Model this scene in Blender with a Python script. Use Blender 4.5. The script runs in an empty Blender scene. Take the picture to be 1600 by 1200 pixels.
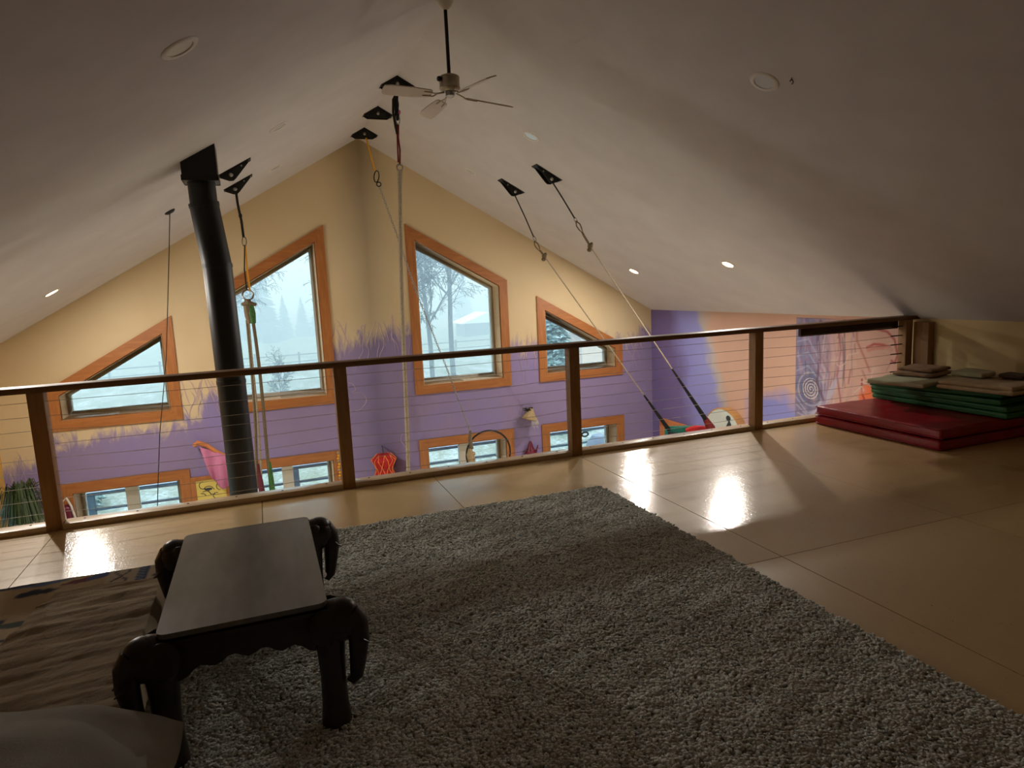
import bpy, bmesh, math, random
import numpy as np
from mathutils import Vector, Matrix, noise as mnoise
random.seed(7); rng = np.random.default_rng(7)
PI = math.pi
SC = bpy.context.scene
COL = SC.collection

# ------------------------------------------------------------------ camera
cam_d = bpy.data.cameras.new('camera'); cam = bpy.data.objects.new('camera', cam_d); COL.objects.link(cam)
fw = Vector((0.3417, 0.9285, -0.1457)).normalized(); rt = Vector((0.9351, -0.3514, -0.0462))
rt = (rt - rt.dot(fw) * fw).normalized(); upv = rt.cross(fw)
cam.matrix_world = Matrix(((rt.x, upv.x, -fw.x, -1.4981), (rt.y, upv.y, -fw.y, 0.0),
                           (rt.z, upv.z, -fw.z, 1.4066), (0, 0, 0, 1)))
cam_d.sensor_fit = 'HORIZONTAL'; cam_d.sensor_width = 36; cam_d.lens = 1051.99 / 1600 * 36
cam_d.clip_start = 0.02; cam_d.clip_end = 600
SC.camera = cam

# ------------------------------------------------------------------ world, exposure
W_ = bpy.data.worlds.new('overcast'); SC.world = W_; W_.use_nodes = True
nt = W_.node_tree; nt.nodes.clear()
wo = nt.nodes.new('ShaderNodeOutputWorld'); bg = nt.nodes.new('ShaderNodeBackground')
bg.inputs[0].default_value = (0.66, 0.88, 1.0, 1); bg.inputs[1].default_value = 3.4
# overcast sky: even, a little brighter towards the zenith
tcw = nt.nodes.new('ShaderNodeTexCoord'); sxw = nt.nodes.new('ShaderNodeSeparateXYZ'); nt.links.new(tcw.outputs['Generated'], sxw.inputs[0])
mrw = nt.nodes.new('ShaderNodeMapRange'); mrw.inputs[1].default_value = 0; mrw.inputs[2].default_value = 1; mrw.inputs[3].default_value = 0.62; mrw.inputs[4].default_value = 3.2
nt.links.new(sxw.outputs[2], mrw.inputs[0]); nt.links.new(mrw.outputs[0], bg.inputs[1])
nt.links.new(bg.outputs[0], wo.inputs[0])
SC.view_settings.view_transform = 'Standard'; SC.view_settings.look = 'None'
SC.view_settings.gamma = 1; SC.view_settings.use_curve_mapping = False
SC.view_settings.exposure = 0.72
LAMP = 26.0
FILL = 41.0         # watts of each unseen fill panel added under the loft          # watts of a lit downlight
HAZE = 0.026
cy = SC.cycles
cy.use_denoising = True
cy.max_bounces = 10; cy.diffuse_bounces = 6; cy.glossy_bounces = 4; cy.transmission_bounces = 6
cy.transparent_max_bounces = 16; cy.volume_bounces = 2; cy.sample_clamp_indirect = 4.0
cy.caustics_reflective = False; cy.caustics_refractive = False

# room numbers (metres): camera at y 0, loft rail at R, window gable at D, ridge x 0
R, D, H, S, WX = 4.854, 9.771, 3.502, 0.5644, 4.63
FLZ = -2.9
def ceil_z(x): return H - S * abs(x)

# ------------------------------------------------------------------ helpers
def lin(c):
    if isinstance(c, str):
        c = [int(c[i:i + 2], 16) / 255 for i in (0, 2, 4)]
    else:
        c = [v / 255 for v in c]
    return tuple(v / 12.92 if v <= 0.04045 else ((v + 0.055) / 1.055) ** 2.4 for v in c)

class N:
    """small node-building helper"""
    def __init__(s, name):
        s.m = bpy.data.materials.new(name); s.m.use_nodes = True; s.t = s.m.node_tree
        s.t.nodes.clear(); s.out = s.t.nodes.new('ShaderNodeOutputMaterial')
        s.b = s.t.nodes.new('ShaderNodeBsdfPrincipled'); s.l(s.b.outputs[0], s.out.inputs[0])
    def n(s, ty, **k):
        nd = s.t.nodes.new(ty)
        for a, v in k.items(): setattr(nd, a, v)
        return nd
    def l(s, a, b): s.t.links.new(a, b)
    def val(s, i, v):
        if hasattr(v, 'links'): s.l(v, i)
        else: i.default_value = v
    def math(s, op, a, b=0.0, c=0.0, clamp=False):
        m = s.n('ShaderNodeMath', operation=op); m.use_clamp = clamp
        s.val(m.inputs[0], a); s.val(m.inputs[1], b); s.val(m.inputs[2], c)
        return m.outputs[0]
    def pos(s):
        g = s.n('ShaderNodeNewGeometry'); x = s.n('ShaderNodeSeparateXYZ'); s.l(g.outputs['Position'], x.inputs[0])
        return g.outputs['Position'], x.outputs
    def noise(s, scale, detail=4, rough=.55, vec=None, stretch=None, dist=0.0):
        if vec is None: vec = s.n('ShaderNodeTexCoord').outputs['Object']
        if stretch:
            mp = s.n('ShaderNodeMapping'); mp.inputs['Scale'].default_value = stretch
            s.l(vec, mp.inputs[0]); vec = mp.outputs[0]
        t = s.n('ShaderNodeTexNoise'); t.inputs['Scale'].default_value = scale
        t.inputs['Detail'].default_value = detail; t.inputs['Roughness'].default_value = rough
        t.inputs['Distortion'].default_value = dist
        s.l(vec, t.inputs['Vector']); return t.outputs[0]
    def ramp(s, f, stops, interp='LINEAR'):
        r = s.n('ShaderNodeValToRGB'); r.color_ramp.interpolation = interp
        e = r.color_ramp.elements
        while len(e) < len(stops): e.new(0.5)
        for el, (p, c) in zip(e, stops):
            el.position = p; el.color = (*c, 1) if len(c) == 3 else c
        s.l(f, r.inputs[0]); return r.outputs[0]
    def mix(s, f, a, b, blend='MIX'):
        m = s.n('ShaderNodeMix', data_type='RGBA', blend_type=blend)
        s.val(m.inputs[0], f)
        for i, v in ((6, a), (7, b)):
            if hasattr(v, 'links'): s.l(v, m.inputs[i])
            else: m.inputs[i].default_value = (*v, 1)
        return m.outputs[2]
    def bump(s, h, strength=.3, dist=.01):
        b = s.n('ShaderNodeBump'); b.inputs['Strength'].default_value = strength
        b.inputs['Distance'].default_value = dist
        s.l(h, b.inputs['Height']); s.l(b.outputs[0], s.b.inputs['Normal'])
    def base(s, c):
        if hasattr(c, 'links'): s.l(c, s.b.inputs['Base Color'])
        else: s.b.inputs['Base Color'].default_value = (*c, 1)
        return s
    def pr(s, rough=.6, metal=0., **k):
        s.val(s.b.inputs['Roughness'], rough); s.b.inputs['Metallic'].default_value = metal
        for a, v in k.items(): s.b.inputs[a].default_value = v
        return s

def mottled(name, c1, c2, scale=6, rough=.7, metal=0., bump=.15, bdist=.004, bscale=None, stretch=None, **k):
    g = N(name); f = g.noise(scale, stretch=stretch)
    g.base(g.ramp(f, [(.3, lin(c1)), (.7, lin(c2))])).pr(rough, metal, **k)
    if bump: g.bump(g.noise(bscale or scale * 6, stretch=stretch), bump, bdist)
    return g.m
def wood(name, c1, c2, c3, axis='z', scale=3.0, rough=.45, coat=0.):
    g = N(name); st = {'x': (.12, 1, 1), 'y': (1, .12, 1), 'z': (1, 1, .12)}[axis]
    f = g.noise(scale * 9, 5, .6, stretch=st, dist=.6); k = g.noise(scale * 3, 2, .5)
    c = g.ramp(f, [(.25, lin(c1)), (.55, lin(c2)), (.8, lin(c3))])
    kn = g.n('ShaderNodeTexVoronoi'); kn.inputs['Scale'].default_value = 3.2
    kd = g.ramp(kn.outputs['Distance'], [(.03, (1, 1, 1)), (.07, (0, 0, 0))])
    c = g.mix(g.math('MULTIPLY', kd, .75), c, lin((60, 32, 14)))
    g.base(c).pr(rough); g.b.inputs['Coat Weight'].default_value = coat
    g.bump(f, .12, .002); return g.m

M = {}
M['ceil'] = mottled('painted_ceiling', (196, 192, 192), (204, 200, 200), 3, .85, bump=.25, bdist=.002, bscale=160)
M['cream'] = mottled('cream_paint', (214, 188, 140), (220, 195, 150), 2, .85, bump=.2, bdist=.002, bscale=140)
M['fir'] = wood('orange_fir', (146, 88, 42), (166, 104, 52), (184, 122, 68), 'x')
M['firz'] = wood('orange_fir_upright', (146, 88, 42), (166, 104, 52), (184, 122, 68), 'z')
M['jamb'] = wood('pale_pine_jamb', (226, 198, 158), (236, 210, 172), (242, 220, 186), 'y')
M['railw'] = wood('stained_rail_wood', (92, 62, 34), (112, 78, 46), (128, 92, 58), 'x', rough=.55)
M['postw'] = wood('stained_post_wood', (128, 90, 52), (150, 110, 68), (168, 128, 84), 'z', rough=.55)
M['plate'] = wood('bottom_rail_wood', (176, 152, 120), (192, 168, 136), (204, 182, 152), 'x', rough=.36, coat=.5)
M['darkboard'] = wood('dark_weathered_board', (44, 34, 30), (60, 44, 36), (96, 64, 46), 'x', rough=.7)
M['vinyl'] = mottled('window_vinyl', (206, 204, 192), (214, 212, 200), 4, .5, bump=0)
M['steel_black'] = mottled('black_steel', (22, 22, 22), (34, 33, 32), 9, .5, .4, bump=.1)
M['strap_black'] = mottled('black_webbing', (16, 15, 15), (30, 28, 26), 60, .9)
M['pipe'] = mottled('black_stove_pipe', (20, 21, 22), (30, 31, 32), 5, .42, .3, bump=.05)
M['steel'] = mottled('bare_steel', (150, 148, 145), (176, 174, 170), 30, .3, 1., bump=.05)
M['cable'] = mottled('steel_cable', (176, 172, 164), (196, 192, 184), 90, .38, .7, bump=.1)
M['rope'] = mottled('grey_rope', (150, 138, 118), (182, 168, 146), 70, .95, bump=.5, bscale=200)
M['ropeD'] = mottled('weathered_rope', (96, 84, 64), (126, 110, 86), 70, .95, bump=.5, bscale=200)
M['yellow'] = mottled('yellow_webbing', (214, 150, 30), (228, 168, 48), 50, .8)
M['red_strap'] = mottled('dark_red_webbing', (96, 20, 20), (130, 34, 28), 50, .85)
M['green_tape'] = mottled('green_tape', (40, 86, 40), (66, 120, 52), 40, .7)
M['white'] = mottled('white_enamel', (206, 200, 192), (214, 208, 200), 5, .45, bump=0)
M['fanmetal'] = mottled('antique_nickel', (150, 138, 118), (172, 160, 140), 14, .35, .8, bump=.05)
M['blade'] = mottled('fan_blade_white', (196, 184, 172), (204, 192, 180), 6, .5, bump=0)
M['lens_off'] = N('unlit_lens').base(lin((196, 204, 210))).pr(.15).m
g = N('lit_lens'); g.base((1, .8, .6)); g.b.inputs['Emission Color'].default_value = (1.0, .68, .36, 1)
g.b.inputs['Emission Strength'].default_value = 14; M['lens_on'] = g.m
g = N('window_glass'); tr = g.n('ShaderNodeBsdfTransparent'); gl = g.n('ShaderNodeBsdfGlossy'); gl.inputs['Roughness'].default_value = .02
fr = g.n('ShaderNodeFresnel'); fr.inputs[0].default_value = 1.3; mx = g.n('ShaderNodeMixShader')
g.l(fr.outputs[0], mx.inputs[0]); g.l(tr.outputs[0], mx.inputs[1]); g.l(gl.outputs[0], mx.inputs[2]); g.l(mx.outputs[0], g.out.inputs[0])
tr.inputs[0].default_value = (.96, .98, .98, 1); M['glass'] = g.m

g = N('fill_lens'); g.base((1, 1, 1)); g.b.inputs['Emission Color'].default_value = (1, .95, .88, 1); g.b.inputs['Emission Strength'].default_value = 4; M['lens_fill'] = g.m  # glowing face of the fill panels added below the loft
# gable paint: cream above, violet below along a wavering, wispy edge
g = N('gable_mural_paint'); P_, X_ = g.pos()
fx = g.math('DIVIDE', g.math('ADD', X_[0], WX), 2 * WX)
def st(x, z): return ((x + WX) / (2 * WX), ((z + 1) / 2,) * 3)
edge = g.ramp(fx, [st(-4.63, -.62), st(-4.3, -.60), st(-4.08, -.3), st(-2.55, -.22), st(-2.2, .12), st(-1.9, .16), st(-.6, .70),
                   st(.0, .74), st(.5, .86), st(2.2, .46), st(2.55, .42), st(4.1, .36), st(4.63, .58)])
w1 = g.noise(3.0, 5, .7, vec=P_, stretch=(1.6, 1, .55), dist=1.2)
ez = g.math('ADD', g.math('SUBTRACT', g.math('MULTIPLY', edge, 2.0), 1.0), g.math('MULTIPLY', g.math('SUBTRACT', w1, .5), 1.0))
f = g.math('MULTIPLY_ADD', g.math('SUBTRACT', ez, X_[2]), 5.0, .5, clamp=True)
viol = g.ramp(g.noise(.9, 4, .6, vec=P_), [(.3, lin((134, 120, 162))), (.5, lin((142, 126, 164))), (.7, lin((136, 124, 178)))])
crm = g.ramp(g.noise(1.1, 3, .5, vec=P_), [(.3, lin((204, 182, 144))), (.7, lin((212, 192, 156)))])
g.base(g.mix(f, crm, viol)).pr(.85); g.bump(g.noise(140, vec=P_), .2, .002); M['gable'] = g.m

# side wall paint: violet -> periwinkle -> peach, cream inside the loft
g = N('side_wall_mural_paint'); P_, X_ = g.pos()
nz = g.noise(2.2, 3, .5, vec=P_)
u = g.math('ADD', g.math('SUBTRACT', X_[1], g.math('MULTIPLY', X_[2], .30)), g.math('MULTIPLY', g.math('SUBTRACT', nz, .5), .5))
uf = g.math('DIVIDE', g.math('SUBTRACT', u, 4.8), 5.2)
def su(y): return (y - 4.8) / 5.2
c = g.ramp(uf, [(0, lin((206, 164, 146))), (su(7.9), lin((208, 170, 150))), (su(8.05), lin((190, 180, 176))), (su(8.2), lin((150, 152, 214))),
                (su(8.75), lin((142, 142, 208))), (su(9.05), lin((116, 102, 156))), (1, lin((110, 96, 148)))])
low = g.math('MULTIPLY_ADD', g.math('SUBTRACT', -.18, g.math('ADD', X_[2], g.math('MULTIPLY', g.math('SUBTRACT', nz, .5), .5))), 5.0, .5, clamp=True)
lowy = g.math('MULTIPLY_ADD', g.math('SUBTRACT', 7.35, X_[1]), 4.0, .5, clamp=True)
c = g.mix(g.math('MULTIPLY', low, lowy), c, lin((142, 144, 212)))
loft = g.math('GREATER_THAN', 4.95, X_[1])
c = g.mix(loft, c, lin((206, 182, 136)))
g.base(c).pr(.85); g.bump(g.noise(140, vec=P_), .2, .002); M['side'] = g.m
M['loftside'] = mottled('left_wall_paint', (206, 160, 70), (214, 172, 84), 1.5, .85, bump=.1)

# painted plywood
g = N('painted_plywood'); tc = g.n('ShaderNodeTexCoord').outputs['Object']; P_, X_ = g.pos()
a = g.noise(26, 5, .62, vec=P_, stretch=(1, .12, 1)); b = g.noise(1.1, 4, .6, vec=P_); d = g.noise(95, 2, .5, vec=P_, stretch=(1, .45, 1))
c = g.mix(g.math('MULTIPLY', a, .4), lin((206, 176, 122)), lin((184, 148, 96)))
c = g.mix(g.math('MULTIPLY_ADD', b, 1.3, -.45, clamp=True), c, lin((190, 160, 112)))
chips = g.ramp(d, [(.70, (0, 0, 0)), (.73, (1, 1, 1))])
c = g.mix(g.math('MULTIPLY', chips, g.ramp(g.noise(1.7, 3, .6, vec=P_), [(.48, (0, 0, 0)), (.62, (1, 1, 1))])), c, lin((74, 50, 28)))
g.base(c).pr(g.ramp(b, [(.3, (.42,) * 3), (.7, (.55,) * 3)])); g.bump(g.math('ADD', a, g.noise(70, 3, .6, vec=P_)), .10, .002)
g.b.inputs['Specular IOR Level'].default_value = .4; g.b.inputs['Coat Weight'].default_value = 1.0; g.b.inputs['Coat Roughness'].default_value = .14; cb_ = g.n('ShaderNodeBump'); cb_.inputs['Strength'].default_value = .5; cb_.inputs['Distance'].default_value = .0016; g.l(g.math('ADD', g.noise(55, 4, .6, vec=P_), a), cb_.inputs['Height']); g.l(cb_.outputs[0], g.b.inputs['Coat Normal']); g.b.inputs['Coat IOR'].default_value = 1.85; M['ply'] = g.m
M['gap'] = mottled('dark_subfloor', (52, 38, 24), (66, 50, 32), 9, .9)
M['fascia'] = wood('fascia_pine', (150, 110, 66), (170, 128, 82), (186, 146, 98), 'x')
M['lowfloor'] = wood('lower_pale_maple', (204, 186, 156), (214, 196, 166), (222, 206, 178), 'y', rough=.4)

def vcol(name, rough=.9, bump=.3, bscale=180, bdist=.003, sheen=0., var=.25):
    g = N(name); at = g.n('ShaderNodeAttribute', attribute_name='Col')
    f = g.noise(60, 4, .6)
    g.base(g.mix(g.math('MULTIPLY', f, var), at.outputs['Color'], (.02, .02, .02))).pr(rough)
    g.b.inputs['Sheen Weight'].default_value = sheen; g.b.inputs['Sheen Roughness'].default_value = .4
    if bump: g.bump(g.noise(bscale, 3, .6), bump, bdist)
    return g.m
M['vfab'] = vcol('woven_blanket'); M['vpaint'] = vcol('mural_paint_strokes', .85, .1, var=.12)
M['rugpile'] = vcol('shag_pile', .95, 0, sheen=.8, var=.05)
M['rugbase'] = mottled('rug_backing', (150, 144, 128), (170, 164, 146), 30, 1.)
M['throw'] = mottled('brown_fleece', (150, 134, 108), (166, 150, 124), 5, 1., bump=.6, bscale=120, bdist=.006)
M['pillow'] = mottled('grey_linen_pillow', (146, 146, 138), (160, 160, 152), 6, .95, bump=.4, bscale=150)
M['mattress'] = mottled('beige_mattress', (150, 128, 98), (164, 142, 112), 6, .95)
M['tabletop'] = mottled('dark_stained_tabletop', (84, 84, 84), (122, 122, 120), 9, .34, bump=.12, bdist=.002, stretch=(1, .25, 1), **{'Coat Weight': .5, 'Coat Roughness': .22})
M['carved'] = mottled('dark_carved_wood', (30, 20, 14), (50, 34, 22), 14, .38, bump=.3, bdist=.003, bscale=60)
M['tusk'] = mottled('bone_tusk', (170, 160, 136), (190, 180, 156), 20, .4)
M['red_vinyl'] = mottled('red_vinyl', (132, 12, 30), (150, 16, 36), 3, .3, bump=.35, bdist=.012, bscale=9)
M['green_vinyl'] = mottled('green_vinyl', (24, 96, 46), (34, 112, 56), 4, .5, bump=.3, bdist=.006, bscale=14)
M['blanketA'] = mottled('pale_green_grey_wool', (166, 164, 136), (180, 178, 150), 14, 1., bump=.6, bscale=130, bdist=.006)
M['blanketB'] = mottled('beige_wool', (176, 156, 124), (190, 170, 138), 14, 1., bump=.6, bscale=130, bdist=.006)
M['blanketC'] = mottled('brown_wool', (132, 104, 80), (148, 120, 94), 14, 1., bump=.6, bscale=130, bdist=.006)
M['blanketD'] = mottled('dark_brown_wool', (70, 52, 38), (84, 64, 48), 14, 1., bump=.6, bscale=130, bdist=.006)
M['pink'] = mottled('pink_cloth', (190, 112, 150), (204, 128, 164), 8, .8)
M['driftwood'] = mottled('bent_branch', (186, 112, 64), (206, 134, 82), 10, .7, stretch=(1, 1, .3))
M['crimson'] = mottled('crimson_cloth', (170, 24, 30), (196, 34, 38), 10, .8)
M['teal'] = mottled('teal_cloth', (22, 112, 100), (34, 134, 118), 10, .7)
M['orange_w'] = mottled('orange_cord', (228, 120, 60), (240, 140, 76), 20, .8)
M['straw'] = mottled('dried_straw', (150, 128, 92), (176, 154, 116), 30, .95)
M['darkred'] = mottled('dark_red_glaze', (90, 18, 40), (112, 26, 50), 8, .35)
M['drumskin'] = mottled('drum_skin', (204, 212, 206), (216, 222, 216), 5, .7)
M['drumwood'] = wood('drum_rim_wood', (176, 128, 76), (196, 148, 92), (206, 160, 106), 'x')
M['ink'] = mottled('dark_paint', (40, 48, 52), (58, 66, 70), 20, .8)
M['leaf'] = mottled('long_leaves', (30, 44, 18), (62, 80, 34), 8, .5, bump=0)
M['pot'] = mottled('pale_pot', (180, 176, 170), (196, 192, 186), 8, .6)
M['blackcord'] = mottled('black_cord', (14, 14, 14), (24, 24, 24), 50, .7)
# outside
g = N('snowy_field'); P_, X_ = g.pos(); a = g.noise(.9, 6, .7, vec=P_, stretch=(1, .35, 1)); b = g.noise(9, 4, .7, vec=P_)
dist = g.math('MULTIPLY_ADD', X_[1], .012, -.42, clamp=True)
k = g.math('ADD', g.math('ADD', g.math('MULTIPLY', a, .6), g.math('MULTIPLY', b, .5)), g.math('MULTIPLY', dist, .5))
g.base(g.ramp(k, [(.40, lin((196, 204, 212))), (.56, lin((140, 146, 134))), (.74, lin((98, 104, 74)))])).pr(.9); g.bump(b, .6, .1); M['snowfield'] = g.m
M['snow'] = mottled('snow', (228, 236, 242), (240, 246, 250), 3, .8, bump=.3, bscale=20)
M['bark'] = mottled('bare_bark', (62, 60, 60), (90, 88, 86), 6, .95)
g = N('frosted_needles'); f = g.noise(5, 4, .7); g.base(g.ramp(f, [(.42, lin((58, 84, 74))), (.6, lin((150, 172, 172))), (.72, lin((226, 236, 240)))])).pr(.9); M['spruce_near'] = g.m
M['spruce'] = mottled('spruce_needles', (30, 48, 44), (52, 70, 66), 3, .95)
M['fence'] = mottled('weathered_fence_wood', (82, 84, 88), (104, 106, 108), 6, .9)
M['deckrail'] = mottled('dark_deck_railing', (50, 66, 74), (64, 80, 88), 6, .6)
M['siding'] = mottled('peach_siding', (226, 186, 158), (234, 198, 172), 3, .8)
M['hill'] = mottled('wooded_hill', (60, 76, 84), (96, 110, 116), .3, .95, bump=0)
M['tarp'] = mottled('grey_tarp', (112, 120, 132), (136, 144, 156), 4, .6)

# ------------------------------------------------------------------ mesh builder
class MB:
    def __init__(s): s.v = []; s.f = []; s.sm = False
    def add(s, vs, fs):
        o = len(s.v); s.v += [tuple(v) for v in vs]; s.f += [tuple(i + o for i in f) for f in fs]; return s
    def box(s, a, b, bev=0.0):
        x0, y0, z0 = a; x1, y1, z1 = b
        if bev <= 0:
            return s.add([(x0, y0, z0), (x1, y0, z0), (x1, y1, z0), (x0, y1, z0), (x0, y0, z1), (x1, y0, z1), (x1, y1, z1), (x0, y1, z1)],
                         [(0, 3, 2, 1), (4, 5, 6, 7), (0, 1, 5, 4), (1, 2, 6, 5), (2, 3, 7, 6), (3, 0, 4, 7)])
        bm = bmesh.new(); bmesh.ops.create_cube(bm, size=1)
        for v in bm.verts: v.co = Vector(((x0 + x1) / 2 + v.co.x * (x1 - x0), (y0 + y1) / 2 + v.co.y * (y1 - y0), (z0 + z1) / 2 + v.co.z * (z1 - z0)))
        bmesh.ops.bevel(bm, geom=bm.edges[:], offset=bev, segments=2, affect='EDGES', profile=.5)
        s.bm(bm); return s
    def bm(s, bm):
        bm.verts.index_update(); s.add([v.co[:] for v in bm.verts], [[v.index for v in f.verts] for f in bm.faces]); bm.free(); return s
    def prism(s, poly, ax, a, b):
        """poly: 2-D outline, extruded along axis ax between a and b"""
        n = len(poly)
        def P(p, t):
            return {'x': (t, p[0], p[1]), 'y': (p[0], t, p[1]), 'z': (p[0], p[1], t)}[ax]
        vs = [P(p, a) for p in poly] + [P(p, b) for p in poly]
        fs = [tuple(range(n)), tuple(range(2 * n - 1, n - 1, -1))] + [(i, i + n, (i + 1) % n + n, (i + 1) % n) for i in range(n)]
        return s.add(vs, fs)
    def tube(s, pts, r, n=8, cap=True):
        pts = [Vector(p) for p in pts]; rs = r if hasattr(r, '__len__') else [r] * len(pts)
        prev = None; rings = []
        for i, p in enumerate(pts):
            t = (pts[min(i + 1, len(pts) - 1)] - pts[max(i - 1, 0)])
            if t.length < 1e-9: t = Vector((0, 0, 1))
            t.normalize()
            if prev is None:
                q = Vector((1, 0, 0)) if abs(t.x) < .8 else Vector((0, 1, 0)); prev = t.cross(q).normalized()
            prev = (prev - prev.dot(t) * t)
            prev = prev.normalized() if prev.length > 1e-6 else t.orthogonal().normalized()
            o = t.cross(prev)
            rings.append([p + rs[i] * (math.cos(2 * PI * k / n) * prev + math.sin(2 * PI * k / n) * o) for k in range(n)])
        vs = [v for rg in rings for v in rg]
        fs = [(i * n + k, i * n + (k + 1) % n, (i + 1) * n + (k + 1) % n, (i + 1) * n + k) for i in range(len(pts) - 1) for k in range(n)]
        if cap: fs += [tuple(range(n - 1, -1, -1)), tuple((len(pts) - 1) * n + k for k in range(n))]
        return s.add(vs, fs)
    def lathe(s, prof, c=(0, 0, 0), n=20, axis=Vector((0, 0, 1))):
        axis = Vector(axis).normalized(); a = axis.orthogonal().normalized(); b = axis.cross(a); c = Vector(c)
        vs = [c + axis * z + r * (math.cos(2 * PI * k / n) * a + math.sin(2 * PI * k / n) * b) for r, z in prof for k in range(n)]
        m = len(prof)
        fs = [(i * n + k, i * n + (k + 1) % n, (i + 1) * n + (k + 1) % n, (i + 1) * n + k) for i in range(m - 1) for k in range(n)]
        fs += [tuple(range(n - 1, -1, -1)), tuple((m - 1) * n + k for k in range(n))]
        return s.add(vs, fs)
    def ell(s, c, r, n=14, m=9, rot=None):
        vs = []; c = Vector(c)
        for i in range(m + 1):
            th = PI * i / m
            for k in range(n):
                ph = 2 * PI * k / n
                v = Vector((r[0] * math.sin(th) * math.cos(ph), r[1] * math.sin(th) * math.sin(ph), r[2] * math.cos(th)))
                if rot is not None: v = rot @ v
                vs.append(c + v)
        fs = [(i * n + k, (i + 1) * n + k, (i + 1) * n + (k + 1) % n, i * n + (k + 1) % n) for i in range(m) for k in range(n)]
        return s.add(vs, fs)
    def ring(s, c, R_, r, u, v, n=20, m=8, a0=0, a1=2 * PI, sx=1, sy=1):
        c = Vector(c); u = Vector(u).normalized(); v = Vector(v).normalized(); full = abs(a1 - a0 - 2 * PI) < 1e-6
        pts = [c + R_ * (sx * math.cos(a0 + (a1 - a0) * i / n) * u + sy * math.sin(a0 + (a1 - a0) * i / n) * v) for i in range(n + 1)]
        return s.tube(pts, r, m, cap=not full)

def meshdata(name, v, f, smooth=False, auto=None):
    me = bpy.data.meshes.new(name); me.from_pydata(v, [], f); me.validate(clean_customdata=False)
    if auto is not None:
        bm = bmesh.new(); bm.from_mesh(me); bmesh.ops.remove_doubles(bm, verts=bm.verts, dist=1e-5)
        bmesh.ops.recalc_face_normals(bm, faces=bm.faces)
        for e in bm.edges:
            if len(e.link_faces) == 2 and e.calc_face_angle(0) > auto: e.smooth = False
        for fc in bm.faces: fc.smooth = True
        bm.to_mesh(me); bm.free()
    elif smooth:
        me.polygons.foreach_set('use_smooth', [True] * len(me.polygons))
    me.update(); return me
def wloc(o):
    l = Vector((0, 0, 0))
    while o is not None: l += o.location; o = o.parent
    return l
def obj(name, mb, mat, parent=None, smooth=None, at=None, kind=None, label=None):
    """link mb (world coordinates) as one mesh object; smooth = sharp-edge angle or None"""
    org = Vector(at) if at is not None else (wloc(parent) if parent else Vector((0, 0, 0)))
    v = [(p[0] - org.x, p[1] - org.y, p[2] - org.z) for p in mb.v]
    me = meshdata(name, v, mb.f, auto=.6 if smooth is None else smooth)
    me.materials.append(M[mat] if isinstance(mat, str) else mat)
    o = bpy.data.objects.new(name, me); COL.objects.link(o)
    o.location = org - (wloc(parent) if parent else Vector((0, 0, 0)))
    if parent: o.parent = parent
    if kind: o['kind'] = kind
    if label: o['label'] = label
    return o
def tag(o, label, cat, group=None, kind=None):
    o['label'] = label; o['category'] = cat
    if group: o['group'] = group
    if kind: o['kind'] = kind
    return o
def thing(name, label, cat, loc=(0, 0, 0), group=None):
    o = bpy.data.objects.new(name, None); COL.objects.link(o); o.location = loc; o.empty_display_size = .1
    return tag(o, label, cat, group)
def struct(name, mb=None, mat=None, parent=None, loc=(0, 0, 0)):
    if mb is None:
        o = bpy.data.objects.new(name, None); COL.objects.link(o); o.location = loc
    else: o = obj(name, mb, mat, parent)
    if parent is None: o['kind'] = 'structure'
    return o
def dup(o, loc, label=None, rot=None):
    c = o.copy(); COL.objects.link(c); c.location = loc
    if rot is not None: c.rotation_euler = rot
    if label: c['label'] = label
    for ch in list(o.children):
        if ch is c: continue
        d = ch.copy(); COL.objects.link(d); d.parent = c
        for gch in list(ch.children):
            e = gch.copy(); COL.objects.link(e); e.parent = d
    return c
def grid_mesh(name, Px, Py, Pz, mat, parent=None, cols=None, org=(0, 0, 0), thick=0.0):
    """numpy grid surface with optional vertex colours"""
    n, m = Px.shape; org = Vector(org)
    v = np.stack([Px - org.x, Py - org.y, Pz - org.z], -1).reshape(-1, 3)
    idx = np.arange(n * m).reshape(n, m)
    q = np.stack([idx[:-1, :-1], idx[1:, :-1], idx[1:, 1:], idx[:-1, 1:]], -1).reshape(-1, 4)
    me = bpy.data.meshes.new(name); me.from_pydata(v.tolist(), [], q.tolist())
    me.polygons.foreach_set('use_smooth', [True] * len(me.polygons))
    if cols is not None:
        ca = me.color_attributes.new('Col', 'FLOAT_COLOR', 'POINT')
        c4 = np.ones((n * m, 4), np.float32); c4[:, :3] = cols.reshape(-1, 3); ca.data.foreach_set('color', c4.ravel())
    me.materials.append(M[mat]); me.update()
    o = bpy.data.objects.new(name, me); COL.objects.link(o)
    o.location = org - (wloc(parent) if parent else Vector((0, 0, 0)))
    if parent: o.parent = parent
    if thick:
        s = o.modifiers.new('thickness', 'SOLIDIFY'); s.thickness = thick; s.offset = -1
    return o
def fbm(x, y, seed=0, octv=4, lac=2.0, gain=.5):
    out = np.zeros_like(x); a = 1.0; r = np.random.default_rng(seed)
    for _ in range(octv):
        for _k in range(3):
            th = r.uniform(0, 2 * PI); ph = r.uniform(0, 2 * PI); fq = r.uniform(.7, 1.4)
            out += a / 3 * np.sin((x * math.cos(th) + y * math.sin(th)) * fq * 2 * PI + ph)
        x = x * lac; y = y * lac; a *= gain
    return out

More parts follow.
